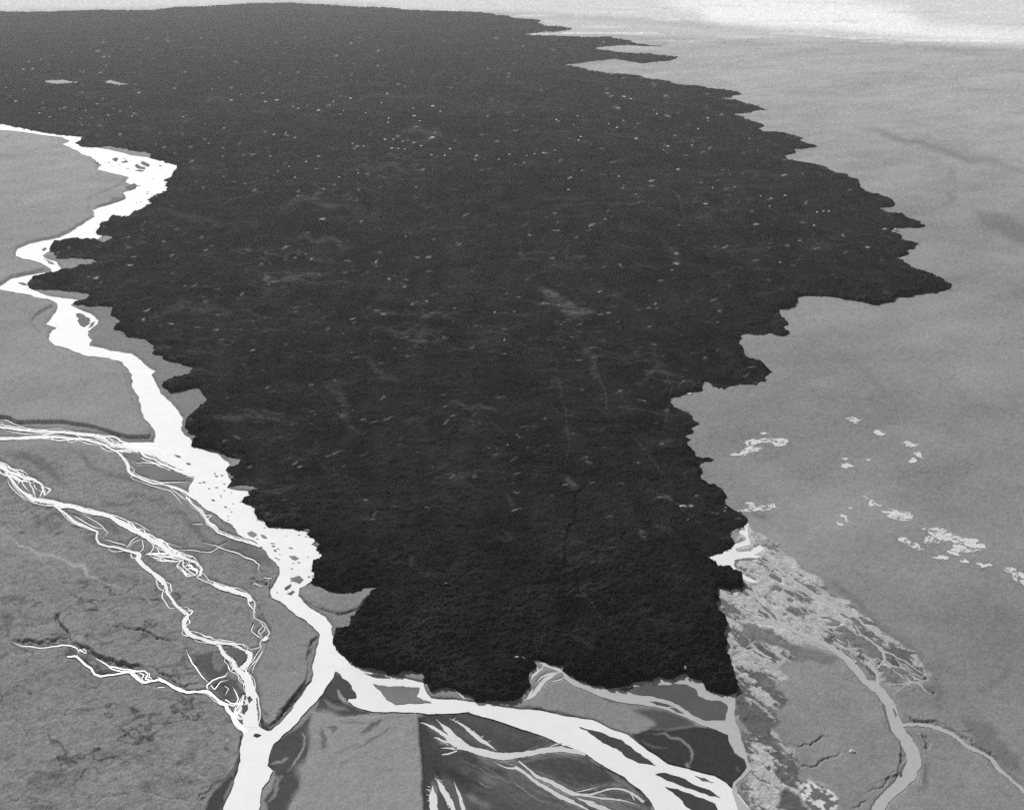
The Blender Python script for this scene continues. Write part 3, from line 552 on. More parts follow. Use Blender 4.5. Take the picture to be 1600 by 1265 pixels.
for pts, h in TERR:
    m = blur(G.fill(rough(world(pts), .03, 4, 3)), 1)
    zg = np.maximum(zg, h * sstep(.3, .7, m) * (1.0 if h > 2.1 or h == 1.1 else shore)); terr_any = np.maximum(terr_any, m)

GULLY = [  # (centre line, width px, depth)
 ([(94,958),(88,968),(94,976),(102,984),(107,994),(112,1003)], 8, 6),([(18,998),(34,1003),(60,1004),(85,1001),(110,1003)], 5, 5),([(112,1004),(128,1011),(145,1020),(160,1027),(180,1034),(205,1041),(228,1042)], 7, 6),
 ([(176,978),(200,982),(222,984),(234,989),(243,997),(256,999),(280,1002)], 4, 4),([(228,1042),(250,1052),(268,1062),(290,1072),(318,1071)], 4, 3.5),
 ([(0,1256),(20,1250),(45,1247),(70,1251),(88,1254)], 6, 1.0),([(110,1259),(150,1255),(185,1246),(215,1240),(245,1241),(280,1247),(310,1252)], 4, .8),([(235,1172),(255,1185),(280,1196),(315,1210),(335,1222)], 6, .7),
 ([(290,1101),(310,1120),(325,1140),(334,1155)], 7, 1.4),([(240,1091),(270,1094),(290,1103)], 5, 1.2),([(110,1075),(150,1075),(165,1065)], 4, 1.2),
 ([(310,1252),(330,1235),(350,1218)], 12, 2.0),([(1230,1162),(1255,1163),(1275,1157),(1300,1152)], 3, 2.5),([(1230,1165),(1240,1185),(1252,1195),(1275,1196),(1300,1182),(1318,1164)], 3, 2.5),([(1352,1241),(1365,1232),(1385,1224),(1400,1203)], 2.5, 2),([(1328,1262),(1345,1255),(1358,1250)], 2.5, 2),
 ([(1414,1118),(1430,1128),(1460,1127),(1480,1134)], 3.5, 3),([(1480,1134),(1500,1152),(1522,1165),(1548,1176),(1562,1190)], 3, 3),([(1498,1143),(1512,1144),(1524,1140)], 2, 2),([(1512,1162),(1528,1163)], 2, 2),
 ([(1440,1147),(1448,1155),(1450,1165),(1444,1172)], 9, 3),([(1384,1130),(1392,1145),(1404,1160)], 2.5, 2),([(1405,1178),(1412,1186),(1408,1193)], 8, 2),
 ([(60,483),(48,495),(47,505),(56,517),(74,528)], 4, 4),([(120,712),(130,716),(140,730),(148,736)], 1.6, 1.4),([(40,700),(65,720),(95,740),(105,760),(100,780)], 9, 1.2),([(20,710),(50,722),(60,740)], 6, 1.0),
 ([(476,930),(495,945),(515,955),(530,962),(560,950)], 3, 2),([(411,1110),(416,1128)], 7, 3),([(486,1000),(483,1020),(482,1040)], 3, 3),([(478,1070),(455,1100),(430,1130)], 5, 3),([(1262,1060),(1290,1075)], 2, 1),
 ([(135,242),(148,250)],4,3),([(0,240),(40,244),(80,247),(115,245)],2,2),([(0,300),(40,306),(90,304),(130,301)],1.6,2),([(75,322),(110,330),(140,337)],1.6,2.5),([(390,893),(405,895),(425,900),(440,890)],3,2),([(388,905),(402,908),(418,909)],4,3),
 ([(1130,757),(1134,770),(1138,778)],2,1.5),([(1415,1075),(1440,1090),(1450,1100)],4,.8)]
gm = np.zeros((G.nr, G.nc), np.float32)
for i, (l, w, dpt) in enumerate(GULLY):
    for q in range(3 if w > 4 else 1):
        ix, m = G.fill_soft(world(ribbon(frac(l, .2, 3, i * 7 + q), w * (.6 if q == 0 else .3), .3, .6 + .12 * w * q, i + 300 + q, 2.5, taper=True)), 1)
        gm[ix] = np.maximum(gm[ix], dpt * np.minimum(1, m * 1.4))

tuss = fbm(X, Y, 14, 3, 31, .65) ; tuss2 = fbm(X, Y, 5.5, 2, 36, .7); swell = fbm(X, Y, 260, 3, 41)
calm = blur(dilate(wm | sm, 2), 3)
PAT = blur(G.fill(world([(-90,700),(150,700),(300,800),(430,900),(400,1000),(340,1080),(380,1150),(310,1330),(-90,1330)])), 6)   # grassy, rougher ground
zg += (1 - np.clip(calm * 1.4, 0, 1)) * (tuss * (.25 + .35 * PAT) * near + tuss2 * (.20 + .40 * PAT) * near + swell * 1.6)
zg -= gm
carve = sstep(.12, .5, blur(dilate(wm, 1), 1)); carve_s = sstep(.12, .5, blur(dilate(sm, 1), 1))
zg = zg * (1 - carve) + -2.0 * carve
zg = np.where(carve < .5, zg * (1 - carve_s) + -.75 * carve_s, zg)
ridge_far = sstep(9000, 16000, Rr)

# ---- tone of the ground
tone = np.full((G.nr, G.nc), .222, np.float32)
def stain(pts, val, soft=1, rough_amp=.08, strength=1.0):
    ix, m = G.fill_soft(rough(world(pts), rough_amp, 2.5, 3), soft); m = m * strength
    tone[ix] = tone[ix] * (1 - m) + val * m * speck[ix]
def streaks(line, w, val, soft=1, strength=1.0, seed=0, wob=1.0):
    ix, m = G.fill_soft(world(ribbon(frac(line, .12 if line[0][1] > 180 else .015, 2, seed), w, .4, wob, seed, 4, taper=True)), soft); m = m * strength
    tone[ix] = tone[ix] * (1 - m) + val * m * speck[ix]
lines = fbm(X * .8 + Y * .35, Y * .9 - X * .3, 70, 4, 68, .6); mid2 = fbm(X, Y, 160, 2, 69); veg = fbm(X * .7 + Y * .5, Y * 1.1 - X * .4, 45, 4, 66, .65); broad = fbm(X, Y, 700, 4, 61); mid = fbm(X, Y, 90, 4, 71); finen = fbm(X, Y, 9, 3, 81, .7)
white = RNG.uniform(-1, 1, (G.nr, G.nc)); grain = 1.1 * white + .8 * finen
speck = 1 + .16 * grain + .06 * mid
sweep = fbm((X * .8 + Y * .6) * .35, (Y * .8 - X * .6) * 1.0, 170, 4, 141, .6)
tone *= 1 + .13 * broad + .11 * mid + .17 * grain + .20 * sweep - .22 * sstep(.03, .0, np.abs(lines)) * sstep(.0, .35, mid2)
tone *= 1 + .50 * sstep(2500, 9000, Rr)  # far ground painted paler, standing in for part of the haze
# grassier, darker plain lower left; gravelly floodplain
tone = tone * (1 - PAT) + (.192 * (1 + .10 * broad + .10 * mid + .27 * finen + .32 * white - .30 * sstep(.2, .6, veg) - .5 * sstep(.07, .0, np.abs(lines)) * sstep(-.1, .3, mid2))) * PAT
# far pale flats
random.seed(33)
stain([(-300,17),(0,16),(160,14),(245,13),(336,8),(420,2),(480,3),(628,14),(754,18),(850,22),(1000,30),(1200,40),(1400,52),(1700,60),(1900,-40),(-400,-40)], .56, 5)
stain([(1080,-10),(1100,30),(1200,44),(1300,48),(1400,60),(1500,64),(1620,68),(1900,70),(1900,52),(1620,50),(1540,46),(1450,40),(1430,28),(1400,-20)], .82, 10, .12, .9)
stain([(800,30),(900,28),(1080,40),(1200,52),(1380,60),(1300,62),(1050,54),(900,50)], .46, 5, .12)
for k in range(150):
    x = random.uniform(500, 1650); y = random.uniform(2, 66) if k % 3 else random.uniform(66, 160); L = random.uniform(20, 140)
    streaks([(x, y), (x + L * .5, y + random.uniform(-1, 2)), (x + L, y + random.uniform(0, 3))], random.uniform(.8, 1.8), random.choice((.36, .7, .88)) if y < 66 else random.choice((.27, .37)), 1, .6, k + 900, .2)
for l, w, v in [([(818,53),(900,52),(980,52),(1055,52)], 1.6, .85),([(1190,51),(1240,53),(1330,60),(1410,60)], 1.6, .8),([(300,7.5),(340,7),(365,6)],1.2,.7),([(1380,61),(1450,63),(1600,66)],2,.85)]:
    streaks(l, w, v, 1, 1.0, 77, .1)
# soft darker and lighter sweeps on the right hand plain
for i, (l, w, v, s_) in enumerate([([(1330,195),(1400,215),(1470,232),(1540,250),(1620,275)], 10, .17, .7),([(1400,195),(1480,225),(1560,255),(1620,270)], 8, .235, .6),([(1520,325),(1550,345),(1590,365),(1640,380)], 34, .155, .6),([(1530,395),(1570,400),(1630,412)], 14, .27, .7),([(1440,240),(1480,290),(1530,350)],18,.235,.4),
   ([(1483,262),(1487,275),(1490,285)],6,.16,.6),([(1480,300),(1490,310),(1482,320)],9,.16,.6),([(1300,540),(1330,570),(1370,600),(1420,640)],12,.175,.5),([(1395,625),(1430,640)],6,.17,.4),
   ([(1580,1035),(1570,1055),(1545,1075),(1520,1085)],10,.15,.7),([(1420,1010),(1440,1040),(1450,1048),(1490,1052),(1530,1045)],12,.155,.6),([(1340,950),(1380,985),(1430,1020),(1465,1050)],12,.15,.7),([(1290,905),(1330,930),(1370,965)],10,.145,.7),([(1440,1070),(1470,1080),(1465,1095)],18,.15,.6),([(1170,800),(1185,806),(1205,812)],10,.15,.7),([(1130,755),(1150,770),(1160,745)],4,.24,.5),
   ([(1160,760),(1175,750),(1190,742)],3,.25,.6),([(1255,892),(1280,890),(1320,880)],3,.16,.5),([(1290,800),(1310,790),(1320,785)],5,.165,.5),([(1500,1120),(1530,1140),(1560,1180),(1600,1210)],40,.145,.7),([(1450,930),(1480,950),(1530,955)],20,.18,.4),([(1550,950),(1580,960)],26,.16,.5),([(1440,1175),(1445,1210),(1438,1245)],9,.13,.7),([(1455,1170),(1455,1215),(1440,1265)],6,.25,.5)]):
    streaks(l, w, v, 4, min(1, s_ * 1.35), i + 400, 1.5)
# wet dark flats in the middle of the foreground
random.seed(35)
DARKFLAT = [(660,1112),(731,1108),(777,1120),(873,1158),(914,1174),(976,1212),(1020,1254),(1030,1330),(664,1330),(662,1265),(662,1200),(658,1160)]
BLACKFLAT = Z(900,945,[(330,790),(380,790),(450,765),(560,770),(650,760),(740,745),(860,762),(940,798),(950,850),(980,910),(1040,950),(1055,1000),(1020,1050),(975,1090),(965,1135),(930,1090),(850,1050),(720,1020),(570,980),(450,900)])
MIDFLAT = Z(900,945,[(-160,170),(-110,200),(0,495),(60,520),(180,570),(300,600),(400,610),(560,640),(720,710),(860,762),(740,745),(650,765),(560,772),(450,768),(390,780),(300,730),(0,700),(-120,690)])
MIDFLAT = [(878,1065),(900,1068),(946,1090),(976,1097),(1001,1099),(1042,1107),(1082,1125),(1117,1138),(1087,1134),(1064,1139),(1042,1140),(1014,1139),(985,1138),(930,1121),(880,1113),(840,1107),(812,1100),(830,1090),(846,1076),(860,1066)]
stain(DARKFLAT, .040, 3, .12); stain(MIDFLAT, .205, 1, .04)
streaks([(901,1067),(925,1077),(950,1090),(985,1097),(1010,1104)], 10, .055, 2, .9, 4); stain(Z(900,945,[(330,640),(430,640),(560,650),(720,715),(740,745),(560,770),(440,765),(500,730),(440,690)]), .07, 3, .05)
stain(BLACKFLAT, .036, 1, .04)
streaks([(810,1098),(843,1106),(880,1113),(930,1120)], 4, .05, 1, .8, 5)
w_ = G.fill(world(DARKFLAT)) ; u_ = fbm((X - .6 * Y) * .8, (Y + X * .6) * 3.4, 190, 5, 91, .6)
tone = np.where(w_, tone * (1.1 + 1.7 * np.clip(u_, -.5, 1) + .6 * sstep(1120, 1060, np.hypot(X, Y)) + .08 * white), tone)
rnd = random.Random(8)
for k in range(40):
    x, y = rnd.uniform(690, 980), rnd.uniform(1180, 1262); L = rnd.uniform(15, 60)
    if y < 1160 + (x - 690) * .2: continue
    streaks([(x, y), (x + L * .5, y + L * .25), (x + L, y + L * .45)], rnd.uniform(2, 9), rnd.choice((.09, .13, .18)), 4, .75, k + 40, 1.2)
for l, w, v in [([(1010,1145),(1040,1144),(1065,1155),(1080,1170),(1081,1185),(1074,1196)], 4, .22),([(1000,1155),(1020,1165),(1045,1168)],3,.12),([(1075,1190),(1074,1200)],6,.22),([(975,1133),(990,1150)],4,.16),([(945,1200),(975,1222),(1005,1242)],9,.16),([(960,1205),(990,1222)],4,.05),([(1150,1196),(1154,1206)],3,.12)]:
    streaks(l, w, v, 1, .8, int(l[0][0]), .8)
for p, v, so in [([(826,1201),(853,1216),(878,1229),(905,1240),(885,1244),(850,1230),(832,1214)], .2, 2),([(905,1243),(940,1240),(985,1247),(1016,1262),(1000,1280),(940,1264)], .15, 4),([(735,1176),(765,1184),(800,1198),(780,1200),(750,1190)], .13, 3),([(690,1205),(712,1230),(740,1268),(720,1280),(700,1250)], .10, 4),([(845,1172),(870,1160),(900,1166),(920,1180),(880,1178)], .22, 2),([(770,1215),(830,1240),(880,1268),(800,1275),(760,1240)], .085, 8),([(695,1140),(712,1158),(728,1168),(716,1170)], .16, 2)]:
    stain(p, v, so, .12, .8)
rnd = random.Random(18)
for i, l in enumerate(PALE_RUN[:22]):
    if len(l) < 4: continue
    for k in range(5):
        d = rnd.gauss(0, 6); w = rnd.uniform(1.5, 5)
        streaks([(p[0] + d * .5 + rnd.uniform(-1, 1), p[1] + d + rnd.uniform(-1, 1)) for p in l[rnd.randrange(0, 2):]], w, rnd.choice((.10, .15, .22)), 2, .55, i * 9 + k, .8)
for k in range(34):          # fine curved rills fanning down the flat
    x, y = rnd.uniform(690, 1000), rnd.uniform(1150, 1262)
    L = rnd.uniform(25, 90); b_ = rnd.uniform(-8, 8)
    if y < 1150 + (x - 690) * .26: continue
    streaks([(x, y), (x + L * .4, y + L * .26 + b_ * .6), (x + L * .7, y + L * .42 + b_), (x + L, y + L * .5 + b_)], rnd.uniform(.8, 2.0), rnd.choice((.12, .2, .3, .03)), 1, .75, k + 140, .5)
# dark wet ground either side of the near river and below the split
for p, v, so in [([(500,1085),(516,1060),(530,1090),(545,1100),(580,1113),(545,1118),(510,1116),(492,1112)], .06, 1),([(426,1165),(445,1148),(490,1112),(486,1165),(470,1220),(452,1262),(440,1330),(400,1330),(412,1250),(430,1205),(418,1196)], .062, 2),
    ([(345,1265),(352,1240),(366,1215),(362,1208),(345,1225),(325,1250),(318,1290),(340,1290)], .05, 2),([(381,1146),(378,1185),(368,1214),(362,1208),(374,1175),(374,1150)], .09, 1),([(408,1110),(420,1136),(424,1140),(410,1136),(402,1118)], .05, 1),([(478,1066),(486,1062),(462,1094),(432,1128),(424,1134),(432,1118),(455,1090)], .1, 1),
    ([(293,1025),(320,1020),(342,1015),(352,1030),(358,1045),(345,1055),(325,1060),(310,1045)], .085, 2),([(333,1065),(355,1058),(372,1062),(380,1080),(372,1095),(345,1090)], .09, 2),([(104,1010),(118,1012),(120,1020),(108,1020)], .06, 1),([(150,1050),(158,1047),(170,1050),(165,1054)], .06, 1)]:
    stain(p, v, so, .1)
stain([(333,1019),(345,1020),(352,1036),(345,1048),(335,1045),(331,1030)], .16, 1, .05)
for l, w, v in [([(448,1205),(460,1192),(470,1175),(476,1150),(470,1142)], 3, .3),([(420,1195),(440,1190),(452,1182)], 5, .24),([(425,1215),(440,1212),(430,1240),(415,1258)], 6, .2),([(350,1262),(360,1235),(370,1215)], 3, .3),([(505,1090),(520,1103),(545,1110)],8,.16),([(494,1117),(520,1119),(555,1125)],4,.05),([(492,1113),(530,1115)],3,.14)]:
    streaks(l, w, v, 1, .8, int(l[0][1]), .8)
for i, l in enumerate(BR1 + BR2 + BR3):       # wet silt and shallows round the strands
    wm_ = max(p[2] for p in l)
    if len(l) > 3: streaks([(p[0], p[1], p[2] * 1.5 + 3) for p in l], 4, .27 if i % 3 else .12, 2, .55, i + 1500, 1.5)
# the sandy tongue between the rivers
stain(TERR[3][0], .232, 7, .26)
for l, w, v in [([(502,1135),(505,1150),(506,1165),(503,1172)], 7, .08),([(508,1136),(525,1137),(518,1145)], 6, .08),([(562,1146),(580,1136),(598,1125)], 9, .07),([(553,1172),(575,1160),(600,1145),(612,1132)], 4, .11),([(528,1125),(560,1130),(580,1128)],3,.1),([(525,1175),(560,1160)],3,.15),([(530,1195),(545,1185)],4,.15)]:
    streaks(l, w, v, 1, .75, int(l[0][0]), .8)
stain(Z(300,945,[(1390,690),(1440,690),(1470,800),(1470,1265),(1425,1265),(1420,1000),(1400,830)]), .045, 2, .05)  # shadow along the tongue's right edge, painted as a dark strip
# pale dry channels on the lower left plain
for i, (l, w, v) in enumerate([([(0,825),(6,835),(20,843),(42,855),(60,866),(90,870),(110,880),(132,886),(140,900),(160,910),(195,920),(215,928)], 4, .34),([(0,806),(30,808),(50,815),(60,820)],2.5,.26),([(95,859),(130,862),(165,858)], 2, .26),([(0,880),(40,870),(65,878)], 5, .22),([(0,820),(8,830),(5,848),(0,852)], 12, .25),([(0,905),(15,905),(8,925),(0,930)],12,.23),([(100,872),(130,884),(138,898)],7,.32),([(45,860),(70,864),(88,868)],7,.28),([(145,884),(185,880),(200,880)],2,.24),([(225,932),(240,945)],3,.25),
   ([(255,907),(262,892),(280,886)],2,.25),([(0,858),(30,860),(60,872),(75,876)],2,.24),([(90,905),(100,930),(125,950),(135,960)],8,.2)]):
    streaks(l, w, v, 1, .75, i + 520, 1.2)
for i, (l, w, v) in enumerate([([(0,700),(40,712),(80,735),(105,760)],16,.10),([(100,700),(130,712),(145,732),(190,745),(240,765)],7,.10),([(0,790),(20,785),(40,780)],4,.11),([(130,845),(145,842),(155,848)],10,.09),([(150,812),(175,822),(190,835)],14,.1),([(170,860),(195,866),(205,876)],14,.1),([(225,868),(250,874),(275,880)],12,.11),([(280,800),(310,830),(330,845)],10,.11),([(345,845),(380,852),(410,870),(430,888)],18,.11),([(110,1040),(150,1070)],5,.11),([(0,955),(12,965),(8,985)],18,.09),([(205,735),(240,733),(290,748)],12,.12),([(335,1072),(355,1085)],10,.1)]):
    streaks(l, w, v, 3, .7, i + 600, 2.0)
# pale marsh beside the lava
MARSH = [(1095,872),(1131,861),(1150,846),(1160,822),(1168,818),(1195,838),(1225,862),(1258,890),(1290,917),(1330,942),(1365,968),(1400,1002),(1440,1036),(1458,1055),(1440,1068),(1390,1072),(1372,1060),(1340,1040),(1310,1022),(1275,1010),(1240,1012),(1252,1030),(1215,1045),(1235,1060),(1205,1075),(1232,1092),(1212,1110),(1208,1140),(1230,1165),(1245,1195),(1262,1225),(1330,1330),(1190,1330),(1160,1240),(1172,1198),(1150,1165),(1144,1110),(1130,1060),(1110,940)]
mm = blur(G.fill(rough(world(MARSH), .22, 2.5, 4)), 2)
mm = np.clip(mm * (1.15 - .5 * sstep(.05, .3, fbm(X, Y, 38, 3, 133, .6)) * (blur(mm, 12) < .93)), 0, 1)
sp = fbm((X - .7 * Y) * .55, (Y * .8 + .9 * X) * 1.3, 26, 5, 101, .72) + .3 * fbm(X, Y, 130, 2, 105)
south = sstep(1330, 1450, Y)     # nearer the camera the marsh turns greyer
hum = sstep(-.02, .05, sp + .02 * south + .04 * (1 - south))
crk = sstep(.05, .0, np.abs(fbm((X - .7 * Y) * .6, Y * .9 + .8 * X, 17, 3, 131, .65)))
marsh = (.135 + .25 * hum) * south + (.105 + .25 * hum) * (1 - south)
marsh *= 1 - .5 * crk * sstep(-.2, .3, fbm(X, Y, 60, 2, 137))
marsh *= 1 + .30 * finen + .2 * white
tone = tone * (1 - mm) + marsh * mm
zg += mm * (1 - np.clip(calm * 1.2, 0, .75)) * (1.0 * hum + 1.0 * np.clip(fbm(X, Y, 9, 3, 111, .7), -.5, .8))
for p, v in [(Z(1000,745,[(625,905),(700,880),(740,940),(820,940),(860,1000),(960,1040),(1100,1075),(1200,1105),(1240,1110),(1180,1160),(960,1140),(880,1060),(720,1030),(640,990)]), .155),(Z(1000,745,[(900,810),(1000,800),(1080,830),(1000,860),(920,840)]), .14),(Z(1200,945,[(400,170),(560,160),(700,240),(720,340),(640,330),(560,260),(420,200)]), .15),(Z(1200,945,[(720,400),(800,380),(950,430),(980,460),(850,470),(730,470)]), .16),(Z(1000,745,[(1130,940),(1260,920),(1380,980),(1480,1050),(1440,1100),(1330,1050),(1200,1010)]),.15),(Z(1000,745,[(950,690),(1080,760),(1050,785),(960,750)]),.14),(Z(900,945,[(1160,400),(1230,470),(1240,520),(1170,510)]),.13)]:
    stain(p, v, 1, .2)
stain(Z(900,945,[(1370,1130),(1430,1060),(1520,1090),(1590,1150),(1600,1230),(1560,1265),(1420,1265),(1380,1200)]), .3, 2, .2)
stain(Z(1200,945,[(70,1180),(130,1130),(200,1190),(250,1265),(200,1280),(60,1265)]), .09, 2, .2)
stn = fbm(X, Y, 9, 2, 121, .7)
mm2 = blur(G.fill(world(Z(1200,945,[(190,1120),(250,1080),(380,1130),(440,1200),(420,1265),(280,1290),(210,1190)]))), 2)
tone = tone * (1 - mm2) + (.12 + .42 * sstep(-.1, .25, stn)) * mm2
# sandy margins between river and lava, banks along the braids
for p in [[(172,480),(180,500),(200,527),(230,532),(240,545),(258,560),(285,570),(310,576),(295,588),(270,598),(258,603),(270,615),(312,606),(326,626),(308,644),(290,660),(270,628),(248,604),(238,586),(243,578),(205,550),(146,540),(146,530),(140,518),(156,502),(120,480)]]:
    stain(p, .19, 1, .05)
bank = np.clip(blur(dilate(wm, 3), 2) - carve, 0, 1) * (terr_any < .5)
tone *= 1 - .22 * bank * near
# flat sheen of wet mud just at the water's edge of the cut banks is left to the light
tone = np.clip(tone, .02, .9)

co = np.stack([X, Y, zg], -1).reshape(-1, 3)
flatA = G.fill(world(BLACKFLAT)); flatB = G.fill(world(MIDFLAT)); flatC = G.fill(world(DARKFLAT))
cell = lambda m: m[:-1, :-1]
ca, cb, cc_ = cell(flatA), cell(flatB) & ~cell(flatA), cell(flatC) & ~cell(flatA)
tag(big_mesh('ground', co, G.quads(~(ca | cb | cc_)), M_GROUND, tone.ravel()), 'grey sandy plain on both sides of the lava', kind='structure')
tag(big_mesh('mud_flat', co, G.quads(ca), M_GROUND, tone.ravel()), 'black wet flat between grey stream and bright river', kind='structure')
tag(big_mesh('sand_flat', co, G.quads(cb), M_GROUND, tone.ravel()), 'smooth grey flat between the lava front and the bright river', kind='structure')
tag(big_mesh('mud_flat', co, G.quads(cc_), M_GROUND, tone.ravel()), 'dark streaked flat below the bright lower river', kind='structure')

# ------------------------------------------------------------------ lava field
L_ = Grid(np.linspace(D(-36), D(33.5), 1800), row_radii(1450, 1120, 1.5))
lm = (L_.fill(lava_w).astype(np.int8) + L_.fill(lava_r) + L_.fill(world(LAVA))) >= 2      # majority: no holes where a margin crosses itself
for k in kip_w: lm &= ~L_.fill(k)
# loose blocks and gaps along the margin
zone = (blur(lm, 3) > .04) & (blur(lm, 3) < .96)
zi = np.nonzero(zone); deb = vnoise(L_.X[zi] / 4.2, L_.Y[zi] / 4.2, 251) * .6 + RNG.uniform(-1, 1, len(zi[0])) * .45
lv = lm[zi]; m3 = blur(lm, 3)[zi]
lm[zi] = np.where(deb > .78 - .5 * m3, True, np.where(deb < -.95 + .6 * (1 - m3), False, lv))
e1 = blur(lm, 2); e2 = blur(lm, 9)
use = dilate(lm, 1)
xs, ys = L_.X[use], L_.Y[use]; rs = np.hypot(xs, ys)
h = np.zeros_like(xs); ridged = np.zeros_like(xs)
wx = xs + 40 * fbm(xs, ys, 220, 2, 201); wy = ys + 40 * fbm(xs, ys, 220, 2, 207)
dth = D(69.5) / 1800
sp_r = np.maximum(rs * dth, (rs * rs + ALT ** 2) / (ALT * F) * .78)       # local vertex spacing
for lam, amp, sd in [(420, 5, 1), (170, 4.5, 2), (80, 3.6, 3), (38, 3.2, 4), (19, 2.5, 5), (10, 1.9, 6), (5.5, 1.4, 7), (3.2, .9, 8)]:
    wgt = sstep(1.0, 2.2, lam / sp_r)
    n = vnoise(wx / lam, wy / lam, 220 + sd)
    if lam < 60: n = n * .5 + (.5 - np.abs(vnoise(wx / lam * .8, wy / lam * 1.3, 240 + sd))) * 1.2
    h += amp * n * wgt * (1 + (.5 * sstep(1900, 1300, rs) if lam < 12 else 0))
# rubble is coarser and more broken along the margins
edge = 1 - sstep(.5, 1.0, blur(lm, 55)[use])
h *= (.85 + .6 * edge)
body = 2.2 * sstep(.45, .95, e1[use]) + 1.8 * sstep(.5, 1.0, e2[use])
farrise = 60 * sstep(14000, 18000, rs) * np.exp(-((xs / np.maximum(ys, 1) + .21) / .03) ** 2) * .0
zl = np.where(lm[use], np.maximum(body + h * sstep(.4, 1.0, e1[use]), .4) + .5, -2.5)
# pressure cracks and channels
def lava_mask(dst, l, w, soft, seed, amt, wob=1.0, fr=.2, mx=False):
    ix, m = L_.fill_soft(world(ribbon(frac(l, fr, 3, seed), w, .6, wob, seed, 3, taper=True)), soft)
    dst[ix] = np.maximum(dst[ix], amt * m) if mx else dst[ix] + amt * m
crack = np.zeros((L_.nr, L_.nc), np.float32)
for i, (l, w) in enumerate([([(905,745),(898,790),(890,830),(885,870),(905,905),(912,945),(914,965)], 4),([(855,895),(875,893),(900,897),(930,893)], 3),([(640,935),(680,915),(730,890),(765,875)], 2.5),([(760,985),(800,965),(850,945)], 3),([(985,835),(970,850),(1000,872)], 3),([(1012,900),(1020,912),(1032,920)], 3),([(240,480),(280,465),(330,452)], 2.5),([(640,975),(680,1000),(720,1000)],3),([(800,605),(810,640),(850,700)],2),([(590,540),(650,520),(720,500),(780,480)],2),([(980,690),(1020,730),(1050,770)],2.5)]):
    lava_mask(crack, l, w * (1.5 if i == 0 else .8), 1, 700 + i, 1.0, 1.5, .25, True)
zl -= 4 * crack[use] * lm[use]
gc = np.clip(np.interp(np.arctan2(xs, ys), G.th, np.arange(G.nc)).astype(int), 0, G.nc - 2); gr_ = np.clip(np.interp(rs, G.r, np.arange(G.nr)).astype(int), 0, G.nr - 2)
under = np.maximum.reduce([zg[gr_, gc], zg[gr_ + 1, gc], zg[gr_, gc + 1], zg[gr_ + 1, gc + 1]])
zl = np.where(lm[use], np.maximum(zl, under + .7), zl)      # the flow always lies on the plain
# moss and dust: paler streaks and smears
dust = np.zeros((L_.nr, L_.nc), np.float32)
tl = .0130 * (1 + .38 * fbm(xs, ys, 500, 3, 301) + .55 * fbm(wx * .7, wy, 75, 4, 305, .65))
ax = fbm(wx * .6, wy * 1.0, 60, 4, 311, .65)
tl *= 1 + .55 * sstep(.2, .6, ax)
ax2 = fbm(wx * .5 + wy * .35, wy - .2 * wx, 34, 3, 321, .6)
vein = np.abs(fbm(wx * .8, wy, 240, 4, 327, .6))
tl *= 1 + 1.5 * sstep(.04, .0, vein) * sstep(-.1, .25, fbm(xs, ys, 520, 2, 335))
tl *= 1 + 1.0 * sstep(.35, .62, ax2) * sstep(.0, .3, fbm(xs, ys, 380, 2, 331))
rnd = random.Random(44)
SMEAR = [((840,455),(880,475),(930,492),22,.05),((255,495),(310,485),(370,495),18,.022),((320,660),(400,650),(470,660),13,.035),((355,718),(375,718),(380,722),8,.035),((600,515),(660,505),(720,490),6,.03),((440,440),(480,430),(520,425),5,.045),((1030,370),(1060,400),(1050,420),12,.02),((700,630),(740,640),(780,648),5,.04),((880,740),(890,755),(905,770),8,.045),((770,720),(785,708),(790,700),4,.05),((700,750),(720,748),(745,740),5,.04),((500,600),(540,640),(560,680),14,.02),((760,850),(790,850),(805,835),8,.03),((640,890),(645,880),(650,872),5,.05),((1000,830),(1005,845),(1010,850),6,.04),((1035,770),(1045,780),(1050,790),6,.04),((870,1000),(925,1020),(930,985),10,.02),((430,330),(500,320),(560,335),10,.03),((540,270),(600,260),(640,270),8,.03),((620,210),(660,205),(700,215),10,.03),((440,385),(520,378),(560,395),7,.03),((250,330),(310,345),(370,340),9,.02),((300,155),(340,155),(370,157),5,.03),((900,540),(930,570),(940,600),8,.03),((790,770),(800,790),(800,800),7,.02),((560,560),(600,590),(640,590),9,.025),((980,610),(1010,590),(1040,560),6,.03),((540,160),(620,150),(700,160),8,.02)]
for i, (a, b, c_, w, dv) in enumerate(SMEAR):
    lava_mask(dust, [a, b, c_], w, 3, 800 + i, 1.3 * dv, 2)
for i in range(1700):       # pale dusty flecks and a few long curved flow lines
    y = 60 + 760 * rnd.random() ** 1.15; x = rnd.uniform(60, 1380)
    if i % 9 == 0:
        Ls = rnd.uniform(20, 70) * (.5 + y / 900); sl = rnd.uniform(-.7, .5); amt = rnd.uniform(.02, .075); w = rnd.uniform(.8, 1.5)
    else:
        Ls = rnd.uniform(2.5, 11) * (.7 + y / 1200); sl = rnd.uniform(-.55, .25); amt = .05 + .65 * rnd.random() ** 3.0; w = rnd.uniform(.8, 1.7)
    if y > 520: amt *= .6
    lava_mask(dust, [(x, y), (x + Ls * .5, y + sl * Ls * .5 + rnd.uniform(-.12, .12) * Ls), (x + Ls, y + sl * Ls)], w, 1, 2000 + i, amt, .6)
